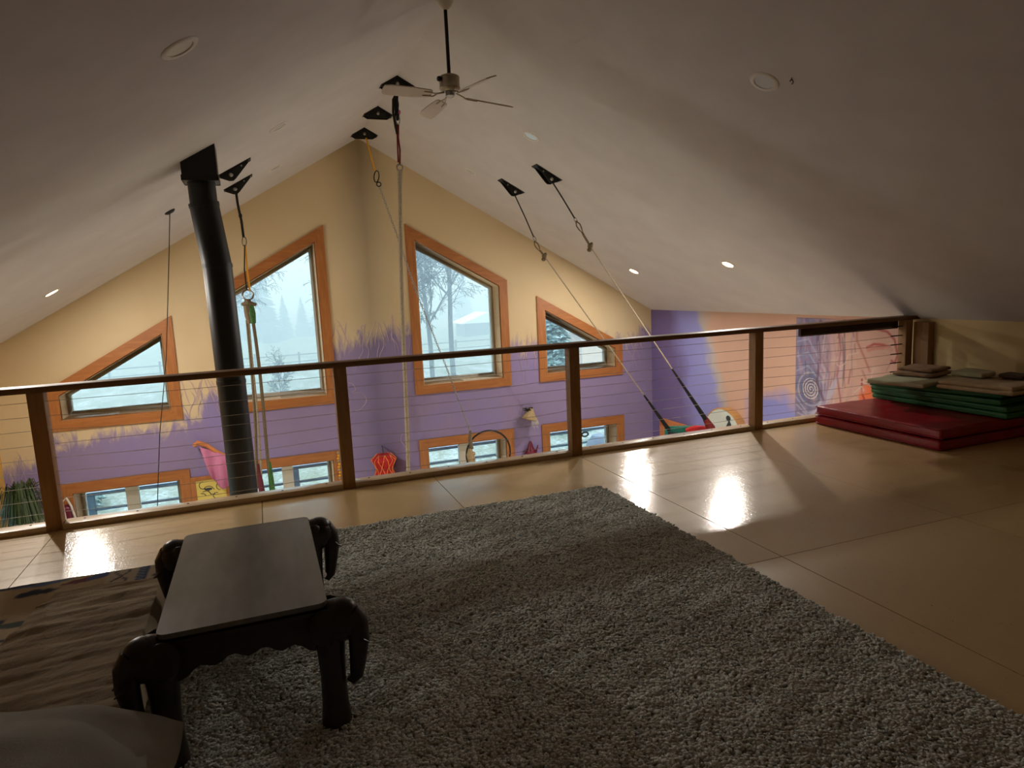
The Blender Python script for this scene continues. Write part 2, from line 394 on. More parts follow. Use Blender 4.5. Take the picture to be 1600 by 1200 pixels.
# =================================================================== STRUCTURE
# gable wall with eight openings
A_, B_, C_, D4 = .565, 2.087, 2.567, 4.063          # outer trim edges
TW = .13                                            # trim width
TA, TC, Z1, ZL, ZLB = 2.337, 1.217, -.146, -.833, -1.95
oa, ob, oc, od = A_ + TW, B_ - TW, C_ + TW, D4 - TW # clear openings
secx = math.sqrt(1 + S * S)
def top_u(ax):   # clear head height of the upper windows at |x|
    if ax < 2.3: return TA - S * (ax - A_) - TW * secx
    return TC - S * (ax - C_) - TW * secx
WT = .40
wl = MB()
xs = [0, oa, ob, oc, od, WX + .2]
for sg in (-1, 1):
    for i in range(5):
        x0, x1 = xs[i], xs[i + 1]
        bands = []
        c0, c1 = ceil_z(x0) + .05, ceil_z(x1) + .05
        if i in (1, 3):
            bands = [((FLZ, FLZ), (ZLB + TW, ZLB + TW)), ((ZL - TW, ZL - TW), (Z1 + TW, Z1 + TW)), ((top_u(x0), top_u(x1)), (c0, c1))]
        else: bands = [((FLZ, FLZ), (c0, c1))]
        for (b0, b1), (t0, t1) in bands:
            wl.prism([(sg * x0, b0), (sg * x1, b1), (sg * x1, t1), (sg * x0, t0)], 'y', D, D + WT)
wall_back = struct('wall_back', wl, 'gable')

# side walls, wall behind the camera
def side_wall(nm, sg, y0, y1, zt, mt):
    # one glazed patio door opening y0..y1 low in the wall, unseen, added to bring in daylight
    a, b = (WX, WX + .2) if sg > 0 else (-WX - .2, -WX)
    m = MB().box((a, -2.2, FLZ), (b, y0, ceil_z(WX) + .03)).box((a, y1, FLZ), (b, D + WT, ceil_z(WX) + .03)).box((a, y0, zt), (b, y1, ceil_z(WX) + .03)).box((a, y0, FLZ), (b, y1, FLZ + .08))
    w = struct(nm, m, mt)
    d = struct('door_%d' % (1 if sg > 0 else 2), loc=(sg * (WX + .1), (y0 + y1) / 2, FLZ))
    n_ = 3
    for i in range(n_):
        ya = y0 + (y1 - y0) * i / n_; yb = y0 + (y1 - y0) * (i + 1) / n_
        f = MB()
        for p, q in (((ya, FLZ + .08), (ya + .06, zt)), ((yb - .06, FLZ + .08), (yb, zt)), ((ya + .06, FLZ + .08), (yb - .06, FLZ + .16)), ((ya + .06, zt - .08), (yb - .06, zt))):
            f.box((sg * (WX + .08) - .02, p[0], p[1]), (sg * (WX + .08) + .02, q[0], q[1]))
        obj('door_frame', f, 'vinyl', d)
        obj('pane', MB().box((sg * (WX + .08) - .003, ya + .06, FLZ + .16), (sg * (WX + .08) + .003, yb - .06, zt - .08)), 'glass', d)
    ld = bpy.data.lights.new('daylight_portal', 'AREA'); ld.shape = 'RECTANGLE'; ld.size = y1 - y0; ld.size_y = zt - FLZ; ld.cycles.is_portal = True
    lo = bpy.data.objects.new('daylight_portal', ld); COL.objects.link(lo); lo.location = (sg * (WX + .21), (y0 + y1) / 2, (zt + FLZ) / 2)
    lo.rotation_mode = 'QUATERNION'; lo.rotation_quaternion = Vector((-sg, 0, 0)).to_track_quat('-Z', 'Z')
    return w
wall_right = side_wall('wall_right', 1, 5.1, 8.2, -1.3, 'side')
wall_left = side_wall('wall_left', -1, 4.6, 9.2, -.62, 'loftside')
wf = MB().prism([(-WX, FLZ), (WX, FLZ), (WX, ceil_z(WX)), (0, H), (-WX, ceil_z(WX))], 'y', -2.4, -2.2)
struct('wall_front', wf, 'cream')
# two ceiling slopes
for sg in (-1, 1):
    e = WX + .25
    struct('ceiling', MB().prism([(0, H), (sg * e, ceil_z(e)), (sg * e, ceil_z(e) + .2), (0, H + .2)], 'y', -2.4, D + WT + .3), 'ceil')
# lower floor, loft slab
struct('floor', MB().box((-WX, -2.2, FLZ - .1), (WX, D, FLZ)), 'lowfloor')
loft = struct('floor', MB().box((-WX, -2.2, -.30), (WX, R + .12, -.018)), 'gap'); loft.name = 'floor_loft'
loft.name = 'floor'
struct('trim_1', MB().box((-WX, R + .12, -.32), (WX, R + .15, 0.0)), 'fascia')
# plywood sheets 1.22 x 2.44
sx = [-WX, -4.04, -2.82, -1.60, -.38, .835, 2.06, 3.28, 4.50, WX]
sy = [-2.2, .10, 2.55, R + .12]
for i in range(len(sx) - 1):
    for j in range(len(sy) - 1):
        g_ = .0022
        obj('plywood_sheet', MB().box((sx[i] + g_, sy[j] + g_, -.018), (sx[i + 1] - g_, sy[j + 1] - g_, rng.uniform(-.0008, .0008))), 'ply', loft)
# baseboard in the loft right
struct('baseboard_right', MB().box((WX - .012, -2.2, 0), (WX, R, .07)), 'cream')

# ---- windows
def window(idx, sg, x0, x1, zb, upper):
    """x0<x1 outer trim |x|; zb bottom of trim"""
    w = struct('window_%d' % idx, loc=(sg * (x0 + x1) / 2, D, zb))
    def tz(ax, inset=0.0):
        """outer head line minus inset measured square to the slope"""
        if upper: 
            base = TA - S * (ax - A_) if x0 < 1 else TC - S * (ax - C_)
            return base - inset * secx
        return ZL - inset
    t = .022; y0, y1 = D - t, D
    def quad(p, nm, mat, ya=y0, yb=y1, sm=None):
        return obj(nm, MB().prism([(sg * a, b) for a, b in p], 'y', ya, yb), mat, w)
    quad([(x0, tz(x0)), (x1, tz(x1)), (x1 - TW, tz(x1 - TW, TW)), (x0 + TW, tz(x0 + TW, TW))], 'trim_board', 'fir')
    quad([(x0, zb), (x1, zb), (x1 - TW, zb + TW), (x0 + TW, zb + TW)], 'trim_board', 'fir')
    quad([(x0, zb), (x0 + TW, zb + TW), (x0 + TW, tz(x0 + TW, TW)), (x0, tz(x0))], 'trim_board', 'firz')
    quad([(x1, zb), (x1 - TW, zb + TW), (x1 - TW, tz(x1 - TW, TW)), (x1, tz(x1))], 'trim_board', 'firz')
    def ringm(i0, i1, ya, yb, nm, mat):
        a = [(x0 + i0, zb + i0), (x1 - i0, zb + i0), (x1 - i0, tz(x1 - i0, i0)), (x0 + i0, tz(x0 + i0, i0))]
        b = [(x0 + i1, zb + i1), (x1 - i1, zb + i1), (x1 - i1, tz(x1 - i1, i1)), (x0 + i1, tz(x0 + i1, i1))]
        m = MB()
        for k in range(4):
            k2 = (k + 1) % 4
            m.prism([(sg * p[0], p[1]) for p in (a[k], a[k2], b[k2], b[k])], 'y', ya, yb)
        return obj(nm, m, mat, w)
    ringm(TW, TW + .015, D, D + .30, 'jamb', 'jamb')
    ringm(TW + .015, TW + .068, D + .25, D + .33, 'sash_frame', 'vinyl')
    i = TW + .07
    if upper:
        quad([(x0 + i, zb + i), (x1 - i, zb + i), (x1 - i, tz(x1 - i, i)), (x0 + i, tz(x0 + i, i))], 'pane', 'glass', D + .288, D + .292)
    else:
        xm = (x0 + x1) / 2
        quad([(xm - .075, zb + i), (xm + .075, zb + i), (xm + .075, ZL - i), (xm - .075, ZL - i)], 'mullion', 'vinyl', D + .23, D + .33)
        for a, b in ((x0 + i, xm - .072), (xm + .072, x1 - i)):
            quad([(a, zb + i), (b, zb + i), (b, ZL - i), (a, ZL - i)], 'pane', 'glass', D + .288, D + .292)
    # sky portal so that daylight is sampled through the opening
    ld = bpy.data.lights.new('daylight_portal', 'AREA'); ld.shape = 'RECTANGLE'
    zt = max(tz(x0 + TW, TW), tz(x1 - TW, TW)); ld.size = x1 - x0 - 2 * TW; ld.size_y = zt - zb - TW
    ld.cycles.is_portal = True
    lo = bpy.data.objects.new('daylight_portal', ld); COL.objects.link(lo)
    lo.location = (sg * (x0 + x1) / 2, D + WT + .02, (zt + zb + TW) / 2); lo.rotation_euler = (-PI / 2, 0, 0)
    return w
k = 1
for sg in (-1, 1):
    for (a, b) in ((C_, D4), (A_, B_)):
        window(k, sg, a, b, Z1, True); k += 1
        window(k, sg, a, b, ZLB, False); k += 1
# window trim on the right wall near the far corner
w9 = struct('window_9', loc=(WX, 8.9, -1.5))
for a, b, m_ in (((WX - .03, 8.35, -1.03), (WX, 9.52, -.90), 'driftwood'), ((WX - .03, 9.39, -2.0), (WX, 9.52, -1.03), 'driftwood'), ((WX - .03, 8.35, -2.0), (WX, 8.48, -1.03), 'driftwood'), ((WX - .03, 8.48, -2.0), (WX, 9.39, -1.88), 'driftwood')):
    obj('trim_board', MB().box(a, b, .004), m_, w9)
obj('pane', MB().box((WX - .012, 8.48, -1.88), (WX - .002, 9.39, -1.03)), 'teal', w9)

# =================================================================== RAILING
rail = thing('cable_railing', 'long stained wood railing with steel cables along the loft edge', 'railing', (0, R, 0))
PX = [-4.58, -2.833, -1.001, .831, 2.662, 4.49]
pw = .0445
obj('top_rail', MB().box((-WX, R - .004, .884), (WX, R + .135, .922), .004), 'railw', rail)
for i, x in enumerate(PX):
    obj('post', MB().box((x - pw, R, 0), (x + pw, R + .089, .884), .003), 'postw', rail)
for i in range(5):
    obj('bottom_rail', MB().box((PX[i] + pw, R, 0), (PX[i + 1] - pw, R + .12, .038), .003), 'plate', rail)
    for q in range(6):
        x = PX[i] + (PX[i + 1] - PX[i]) * (q + .5) / 6
        obj('screw_head', MB().lathe([(.0, .0385), (.007, .0385), (.007, .0405), (0, .0405)], (x, R + .07 + .01 * math.sin(q * 9 + i), 0), 8), 'steel_black', rail)
cz = [.111, .199, .288, .376, .464, .552, .645, .733, .824]
for i, z in enumerate(cz):
    pts = []
    for j in range(5):
        x0, x1 = PX[j], PX[j + 1]
        sag = -[0, .004, .03, .0, .035, .02, .006, .0, .003][(i * 3 + j * 2) % 9]
        if j == 4: sag *= .6
        for q in range(8):
            t = q / 8; pts.append((x0 + (x1 - x0) * t, R + .045, z + sag * math.sin(PI * t)))
    pts.append((PX[5], R + .045, z))
    obj('cable', MB().tube(pts, .0016, 6), 'cable', rail)
# cable stud ends at the right end post and dark fittings
for z in cz:
    obj('cable_fitting', MB().tube([(4.30, R + .045, z), (4.445, R + .045, z)], .0055, 8), 'steel_black', rail)
obj('backing_board', MB().box((3.215, R + .09, .80), (4.445, R + .125, .884), .003), 'darkboard', rail, label='dark weathered board fixed under the top rail')
obj('wall_plank', MB().box((4.545, R - .16, .0), (4.625, R + .0, .86), .003), 'postw', rail)

# =================================================================== CEILING FIXTURES
def slope_frame(x):
    """outward-down normal and along-slope direction on the slope at x"""
    sg = 1 if x > 0 else -1
    n = Vector((-sg * S, 0, -1)).normalized(); return n
def downlight(x, y, lit, label):
    z = ceil_z(x); n = slope_frame(x)
    t = thing('recessed_downlight', label, 'ceiling light', (x, y, z), 'recessed lights in the ceiling slopes')
    c = (x, y, z)
    obj('trim_ring', MB().lathe([(.062, 0.0), (.066, .006), (.088, .006), (.094, .001), (.094, -.01), (.06, -.01)], c, 28, n), 'white', t, smooth=.7)
    obj('lens', MB().lathe([(.0, -.004), (.05, -.004), (.063, .002), (.0, .0025)], c, 24, n), 'lens_on' if lit else 'lens_off', t, smooth=.7)
    if lit:
        ld = bpy.data.lights.new('downlight_bulb', 'AREA'); ld.shape = 'DISK'; ld.size = .07; ld.energy = LAMP; ld.color = (1, .92, .82)
        lo = bpy.data.objects.new('downlight_bulb', ld); COL.objects.link(lo); lo.parent = t
        lo.location = n * .012
        lo.rotation_mode = 'QUATERNION'; lo.rotation_quaternion = n.to_track_quat('-Z', 'Y')
for a in [(-1.72, 3.53, False, 'unlit white round ceiling light nearest the camera on the left slope'),
          (-1.19, 6.3, False, 'unlit ceiling light high on left slope, nearer one above the stove pipe brackets'),
          (-1.17, 8.33, False, 'unlit ceiling light high on left slope, farther one nearest the gable'),
          (1.61, 3.6, False, 'unlit white round ceiling light nearest the camera on the right slope'),
          (1.17, 6.38, False, 'unlit bluish shining ceiling light on right slope beside the fan'),
          (1.17, 8.4, False, 'faint unlit ceiling light high on right slope nearest the gable'),
          (-3.47, 8.2, True, 'glowing ceiling light at far left above the triangular window'),
          (3.52, 8.43, True, 'glowing ceiling light on right slope, farther and smaller of the two'),
          (3.51, 6.37, True, 'glowing ceiling light on right slope, nearer and larger of the two')]:
    downlight(*a)
# the fourth lamp of the lit rows stands just left of the frame
downlight(-3.49, 6.35, True, 'glowing ceiling light low on left slope just beyond the left frame edge')
hk = obj('ceiling_hook', MB().ring((1.657, 3.418, 2.545), .012, .003, (1, 0, 0), (0, 0, 1), 12, 6, -.5 * PI, 1.0 * PI).tube([(1.657, 3.418, 2.57), (1.657, 3.418, 2.556)], .003, 6), 'steel_black')
tag(hk, 'tiny dark hook in the right ceiling slope near its unlit light', 'hook')

# unseen fill panels added under the loft to brighten the hall and ceiling
for i, (px_, py_) in enumerate(((-2.6, 3.6), (-.9, 3.6), (.9, 3.6), (2.6, 3.6))):
    t = thing('fill_panel', 'square fill panel added under the loft floor, number %s from the left wall' % ('one', 'two', 'three', 'four')[i], 'ceiling light', (px_, py_, -.31), 'fill panels added under the loft')
    t['label'] = ('square fill panel added under the loft nearest the left wall', 'square fill panel added under the loft left of the middle', 'square fill panel added under the loft right of the middle', 'square fill panel added under the loft nearest the right wall')[i]
    obj('fill_panel_frame', MB().box((px_ - .32, py_ - .32, -.335), (px_ + .32, py_ + .32, -.302)), 'white', t)
    obj('lens', MB().box((px_ - .29, py_ - .29, -.338), (px_ + .29, py_ + .29, -.334)), 'lens_fill', t)
    ld = bpy.data.lights.new('fill_light', 'AREA'); ld.shape = 'SQUARE'; ld.size = .56; ld.energy = FILL; ld.color = (.86, .95, 1)
    lo = bpy.data.objects.new('fill_light', ld); COL.objects.link(lo); lo.parent = t; lo.location = (0, 0, -.035)

# rigging brackets: two bent steel cheek plates with bolts
def bracket(x, y, label, ridge=False):
    z = ceil_z(x)
    t = thing('rigging_bracket', label, 'bracket', (x, y, z), 'black steel rigging brackets under the ceiling')
    if ridge:
        w, dp = .165, .118
        poly = [(-w, ceil_z(w) - .0), (0, H), (w, ceil_z(w)), (w - .05, ceil_z(w) - .030), (-w + .05, ceil_z(w) - .030)]
        for yy in (y - .05, y + .043):
            obj('cheek_plate', MB().prism(poly, 'y', yy, yy + .007), 'steel_black', t)
        for sg in (-1, 1):
            obj('mounting_plate', MB().prism([(0, H - .001), (sg * w, ceil_z(w) - .001), (sg * w, ceil_z(w) - .008), (0, H - .009)], 'y', y - .07, y + .07), 'steel_black', t)
        bx, bz = 0, H - .075
    else:
        sg = 1 if x > 0 else -1
        u = Vector((sg, 0, -S)).normalized(); n = slope_frame(x); c = Vector((x, 0, z)); L = .17
        def P(a, b): p = c + u * a + n * b; return (p.x, p.z)
        poly = [P(-L, 0), P(L, 0), P(L * .62, .072), P(L * .42, .088), P(L * .22, .08)]
        for yy in (y - .05, y + .043):
            obj('cheek_plate', MB().prism(poly, 'y', yy, yy + .007), 'steel_black', t)
        obj('mounting_plate', MB().prism([P(-L, .0), P(L, .0), P(L, .007), P(-L, .007)], 'y', y - .075, y + .075), 'steel_black', t)
        p = P(L * .38, .045); bx, bz = p
        p2 = P(-L * .35, .022)
        obj('bolt', MB().lathe([(0, .012), (.008, .012), (.011, 0)], (p2[0], y - .05, p2[1]), 8, (0, -1, 0)), 'steel', t)
    obj('bolt', MB().lathe([(0, .014), (.012, .014), (.02, .006), (.022, 0)], (bx, y - .05, bz), 12, (0, -1, 0)), 'steel', t)
    return t
bracket(0, 7.0, 'black triangular ridge bracket beside the fan, nearest of three', True)
bracket(0, 8.15, 'black triangular ridge bracket in the middle of three, holding nothing', True)
bracket(0, 9.2, 'black triangular ridge bracket nearest the gable, holding the yellow strap', True)
bracket(-1.585, 7.0, 'black slanted bracket beside the stove pipe box, holding nothing')
bracket(-1.575, 7.93, 'black slanted bracket on left slope holding the rope bundle')
bracket(1.60, 7.0, 'black slanted bracket on right slope, nearer of two with a rope')
bracket(1.575, 8.05, 'black slanted bracket on right slope, farther of two with a rope')

# ceiling fan
FX, FY = -.035, 5.0
fan = thing('ceiling_fan', 'white ceiling fan with black down rod hung from the ridge', 'fan', (FX, FY, 2.8))
obj('canopy', MB().lathe([(.066, .07), (.072, .03), (.06, -.02), (.038, -.06), (.02, -.075), (.0, -.075)], (FX, FY, 3.46), 24), 'white', fan)
obj('down_rod', MB().tube([(FX, FY, 3.4), (FX, FY, 2.93)], .0135, 12), 'steel_black', fan)
obj('motor_housing', MB().lathe([(.0, .115), (.055, .115), (.072, .105), (.076, .095), (.074, .09), (.074, .03), (.077, .025), (.07, .012), (.055, .0), (.0, .0)], (FX, FY, 2.825), 28), 'fanmetal', fan)
obj('switch_housing', MB().lathe([(.0, .04), (.035, .04), (.034, .01), (.022, .0), (0, -.004)], (FX, FY, 2.785), 20), 'steel', fan)
obj('side_knob', MB().lathe([(.012, 0), (.02, .012), (.016, .025), (0, .028)], (FX - .07, FY - .02, 2.905), 12, (-1, -.2, 0)), 'steel_black', fan)
for ang, dz in ((187, 0.0), (98, -.03), (9, -.035), (-72, .0)):
    a = math.radians(ang); ca, sa = math.cos(a), math.sin(a); tw = math.radians(20)
    def T(l, w, h):
        z = h * math.cos(tw) + w * math.sin(tw); w2 = w * math.cos(tw) - h * math.sin(tw)
        return (FX + ca * l - sa * w2, FY + sa * l + ca * w2, 2.80 + z + dz * l / .5)
    ol = []
    n_ = 8
    out = [(.145, -.03), (.16, -.043), (.30, -.054), (.46, -.056)] + [(.50 + .012 * math.cos(q), .05 * math.sin(q)) for q in np.linspace(-1.2, 1.2, 7)] + [(.46, .056), (.30, .054), (.16, .043), (.145, .03)]
    n_ = len(out)
    vs = [T(l, w, .004) for l, w in out] + [T(l, w, -.004) for l, w in out]
    m = MB().add(vs, [tuple(range(n_)), tuple(range(2 * n_ - 1, n_ - 1, -1))] + [(i, i + n_, (i + 1) % n_ + n_, (i + 1) % n_) for i in range(n_)])
    b = obj('blade', m, 'blade', fan)
    arm = MB().tube([T(.045, 0, .02), T(.10, 0, .005), T(.13, .018, -.008), T(.21, .022, -.008)], [.007, .006, .005, .004], 6)
    arm.tube([T(.10, 0, .005), T(.13, -.018, -.008), T(.21, -.022, -.008)], [.006, .005, .004], 6)
    obj('blade_arm', arm, 'fanmetal', b)

# =================================================================== STOVE PIPE
sp = thing('stove_pipe', 'thick black stove pipe rising to a black box in the left ceiling slope', 'stove pipe', (-1.8, 5.8, FLZ))
bx0, bx1, by0, by1, bz0 = -1.935, -1.69, 5.64, 5.90, 2.285
sup = MB().add([(bx0, by0, bz0), (bx1, by0, bz0), (bx1, by1, bz0), (bx0, by1, bz0), (bx0, by0, ceil_z(bx0) + .01), (bx1, by0, ceil_z(bx1) + .01), (bx1, by1, ceil_z(bx1) + .01), (bx0, by1, ceil_z(bx0) + .01)],
               [(0, 3, 2, 1), (4, 5, 6, 7), (0, 1, 5, 4), (1, 2, 6, 5), (2, 3, 7, 6), (3, 0, 4, 7)])
obj('ceiling_support_box', sup, 'pipe', sp)
tr = MB()
for a, b in (((bx0 - .006, by0 - .006), (bx1 + .006, by0)), ((bx0 - .006, by1), (bx1 + .006, by1 + .006)), ((bx0 - .006, by0), (bx0, by1)), ((bx1, by0), (bx1 + .006, by1))):
    tr.box((a[0], a[1], bz0 - .004), (b[0], b[1], bz0 + .035))
obj('support_box_rim', tr, 'steel_black', sp)
PYp = 5.77; pr_ = .102
segs = [[(-1.815, PYp, 2.34), (-1.812, PYp, 2.12)], [(-1.812, PYp, 2.12), (-1.765, PYp, 1.66)], [(-1.765, PYp, 1.66), (-1.755, PYp, .75)], [(-1.755, PYp, .75), (-1.748, PYp, -.4)], [(-1.748, PYp, -.4), (-1.745, PYp, -1.7)]]
for i, s_ in enumerate(segs):
    a, b = Vector(s_[0]), Vector(s_[1]); r_ = pr_ * (.97 if i == 0 else 1.0 + .004 * i) + (.004 if i > 0 else 0)
    obj('pipe_section', MB().tube([a, b], r_, 32), 'pipe', sp)
    if i:
        obj('pipe_band', MB().tube([a + (b - a).normalized() * -.012, a + (b - a).normalized() * .018], r_ + .004, 32), 'pipe', sp)
st_ = thing('wood_stove', 'black wood stove on the lower floor beneath the stove pipe', 'stove', (-1.745, PYp, FLZ))
obj('stove_body', MB().box((-2.1, 5.47, FLZ + .15), (-1.39, 6.05, -1.72), .02), 'pipe', st_)
obj('stove_door', MB().box((-2.0, 6.05, FLZ + .3), (-1.49, 6.08, -1.9), .01), 'steel_black', st_)
for a in (-2.05, -1.5):
    for b in (5.52, 5.95): obj('leg', MB().box((a, b, FLZ), (a + .06, b + .06, FLZ + .16)), 'steel_black', st_)

# =================================================================== RIGGING, ROPES
# slack black line from disc
ln = thing('black_ceiling_line', 'thin black line hanging from a round black disc over the left triangular window', 'cord', (-2.208, 7.36, 2.25))
n = slope_frame(-1)
obj('ceiling_disc', MB().lathe([(0, .022), (.035, .02), (.052, .008), (.052, -.004)], (-2.208, 7.36, ceil_z(2.208)), 24, n), 'steel_black', ln)
obj('cord', MB().tube([(-2.208, 7.36, 2.24), (-2.25, 7.36, 1.9), (-2.39, 7.36, .85), (-2.53, 7.36, .1), (-2.60, 7.36, -.4), (-2.72, 7.36, -1.3)], .0045, 6), 'blackcord', ln)

def link(c, u, v, a=.035, b=.018, r=.004, n=12):
    """oval carabiner / link lying in plane u,v"""
    m = MB(); m.ring(c, 1, r, u, v, n, 6, sx=a, sy=b); return m
def strap(pts, w, t, u=(1, 0, 0)):
    """flat webbing following pts"""
    m = MB(); u = Vector(u).normalized(); pts = [Vector(p) for p in pts]; vs = []; fs = []
    for i, p in enumerate(pts):
        d_ = (pts[min(i + 1, len(pts) - 1)] - pts[max(i - 1, 0)]).normalized(); v = d_.cross(u).normalized()
        a = i * .9
        vs += [p + u * w / 2 + v * t / 2, p - u * w / 2 + v * t / 2, p - u * w / 2 - v * t / 2, p + u * w / 2 - v * t / 2]
    for i in range(len(pts) - 1):
        for k in range(4): fs.append((i * 4 + k, i * 4 + (k + 1) % 4, (i + 1) * 4 + (k + 1) % 4, (i + 1) * 4 + k))
    fs += [(3, 2, 1, 0), tuple(len(vs) - 4 + k for k in range(4))]
    return m.add(vs, fs)
def lerp(a, b, t): return tuple(a[i] + (b[i] - a[i]) * t for i in range(len(a)))

# left rope bundle
rb = thing('rope_bundle', 'hanging ropes on black and yellow straps beside the stove pipe', 'rope', (-1.61, 7.93, 2.45))
obj('black_strap', strap([(-1.605, 7.93, 2.55), (-1.60, 7.93, 2.40), (-1.59, 7.93, 2.30), (-1.58, 7.93, 2.22), (-1.575, 7.93, 2.04)], .026, .008), 'strap_black', rb)
obj('strap_knot', MB().ell((-1.585, 7.925, 2.27), (.018, .015, .03)).ell((-1.58, 7.925, 2.20), (.015, .012, .02)), 'strap_black', rb)
obj('carabiner', link((-1.572, 7.93, 2.0), (.05, 0, 1), (1, 0, 0), .05, .022, .0055, 16), 'steel', rb)
obj('yellow_sling', strap([(-1.572, 7.93, 1.965), (-1.60, 7.93, 1.7), (-1.598, 7.93, 1.49)], .013, .004).add([], []), 'strap_black', rb, label='dark strand of the sling')
obj('yellow_sling', strap([(-1.565, 7.93, 1.965), (-1.572, 7.93, 1.7), (-1.565, 7.93, 1.47)], .018, .004), 'yellow', rb, label='yellow webbing strand of the sling')
obj('steel_ring', MB().ring((-1.592, 7.93, 1.43), .055, .009, (1, 0, 0), (0, .2, 1), 24, 8), 'steel', rb)
obj('rope_knot', MB().tube([(-1.60, 7.93, 1.385), (-1.598, 7.93, 1.30), (-1.595, 7.93, 1.2), (-1.59, 7.93, 1.12)], [.03, .052, .05, .035], 12).tube([(-1.66, 7.92, 1.33), (-1.60, 7.885, 1.35), (-1.52, 7.92, 1.32)], [.018, .026, .018], 8), 'ropeD', rb)
obj('green_wrap', MB().tube([(-1.575, 7.915, 1.32), (-1.57, 7.905, 1.23), (-1.565, 7.91, 1.12)], [.03, .04, .028], 12), 'green_tape', rb)
for a, b, r_, mt in (((-1.62, 7.93, 1.16), (-1.69, 7.93, -.72), .019, 'ropeD'), ((-1.60, 7.93, 1.16), (-1.655, 7.93, -.72), .016, 'rope'), ((-1.57, 7.93, 1.16), (-1.545, 7.93, -.70), .022, 'ropeD')):
    pts = [lerp(a, b, t) for t in np.linspace(0, 1, 14)]
    pts = [(p[0] + .012 * math.sin(i * .35 + r_ * 300), p[1], p[2]) for i, p in enumerate(pts)]
    obj('rope_strand', MB().tube(pts, r_ * .8, 8), mt, rb)
obj('rope_end', MB().tube([(-1.545, 7.93, -.45), (-1.545, 7.93, -.62), (-1.545, 7.93, -.80)], [.016, .028, .034], 10), 'green_tape', rb)
obj('rope_end', MB().tube([(-1.67, 7.93, -.45), (-1.66, 7.93, -.66), (-1.655, 7.93, -.82)], [.016, .03, .036], 10), 'darkred', rb)

# centre climbing rope
cr_ = thing('climbing_rope', 'long pale climbing rope hanging from dark straps at the ridge', 'rope', (0, 7.0, 3.43))
obj('black_strap', strap([(-.005, 7.0, 3.42), (-.012, 6.99, 3.33), (-.02, 6.98, 3.25), (-.02, 6.98, 3.12)], .04, .012), 'strap_black', cr_)
obj('sling_loop', MB().tube([(-.012, 6.98, 3.34), (-.05, 6.97, 3.28), (-.058, 6.97, 3.16), (-.045, 6.97, 3.02), (-.035, 6.97, 2.95)], [.012, .012, .013, .012, .01], 8).ell((-.02, 6.975, 3.24), (.026, .02, .06)).ell((-.018, 6.975, 3.13), (.022, .02, .05)), 'strap_black', cr_)
obj('pink_tag', MB().ell((0.003, 6.96, 3.16), (.013, .01, .022)), 'pink', cr_)
obj('carabiner', link((-.018, 6.965, 3.09), (0, 0, 1), (1, 0, 0), .045, .02, .006, 16), 'steel', cr_)
obj('red_sling', strap([(-.028, 6.98, 3.05), (-.035, 6.98, 2.85), (-.04, 6.98, 2.68)], .014, .006).add([], []), 'red_strap', cr_)
obj('red_sling', MB().tube([(-.012, 6.98, 3.05), (-.022, 6.985, 2.92), (-.014, 6.98, 2.8), (-.026, 6.98, 2.66)], .009, 8), 'red_strap', cr_)
obj('thimble_ring', MB().ring((-.028, 6.98, 2.63), .03, .009, (1, 0, 0), (0, 0, 1), 18, 8), 'steel', cr_)
pts = [lerp((-.03, 6.98, 2.6), (-.215, 6.98, -1.5), t) for t in np.linspace(0, 1, 22)]
obj('rope_strand', MB().tube([(p[0] - .012 * math.sin(i * .3), p[1], p[2]) for i, p in enumerate(pts)], [.03] + [.021] * 21, 10), 'rope', cr_)

# yellow strap + chain with hoop
ch = thing('hoop_chain', 'thin steel chain on a yellow strap hanging down to the dark hoop', 'chain', (0, 9.2, 3.4))
obj('yellow_strap', strap([(.02, 9.2, 3.40), (.035, 9.2, 3.32), (.075, 9.2, 3.12), (.11, 9.2, 2.97)], .022, .005), 'yellow', ch)
obj('carabiner', link((.122, 9.2, 2.90), (.18, 0, 1), (1, 0, -.18), .075, .032, .007, 16), 'steel_black', ch)
obj('swivel', MB().ring((.145, 9.2, 2.80), .028, .008, (1, 0, 0), (0, 0, 1), 16, 8), 'steel_black', ch)
path = [(.15, 2.77), (.351, 2.10), (.548, 1.38), (.93, .238), (1.21, -.677)]
cum = [0]
for a, b in zip(path[:-1], path[1:]): cum.append(cum[-1] + math.dist(a, b))
nlk = 110; lm = None
for i in range(nlk):
    sdist = cum[-1] * (i + .5) / nlk
    j = max(k_ for k_ in range(len(path) - 1) if cum[k_] <= sdist); t = (sdist - cum[j]) / (cum[j + 1] - cum[j])
    p = lerp(path[j], path[j + 1], t); d_ = Vector((path[j + 1][0] - path[j][0], 0, path[j + 1][1] - path[j][1])).normalized()
    if lm is None:
        m = MB().ring((0, 0, 0), 1, .0042, (0, 0, 1), (1, 0, 0), 8, 5, sx=.022, sy=.0125)
        me = meshdata('chain_link', m.v, m.f, smooth=True); me.materials.append(M['steel']); lm = me
    o = bpy.data.objects.new('chain_link', lm); COL.objects.link(o); o.parent = ch
    o.location = Vector((p[0], 9.2, p[1])) - ch.location
    q = Vector((0, 0, 1)).rotation_difference(d_) @ Matrix.Rotation(PI / 2 * (i % 2), 3, 'Z').to_quaternion()
    o.rotation_mode = 'QUATERNION'; o.rotation_quaternion = q
hp = thing('aerial_hoop', 'dark round hoop with a wrapped rope hub in front of the low window', 'hoop', (1.44, 9.2, -1.0))
obj('hoop_ring', MB().ring((1.47, 9.2, -1.03), .34, .013, (1, 0, 0), (0, 0, 1), 40, 8), 'steel_black', hp)
obj('wrapped_hub', MB().tube([(1.21, 9.2, -.66), (1.20, 9.2, -.80), (1.215, 9.2, -.93)], [.018, .03, .03], 10), 'ropeD', hp)
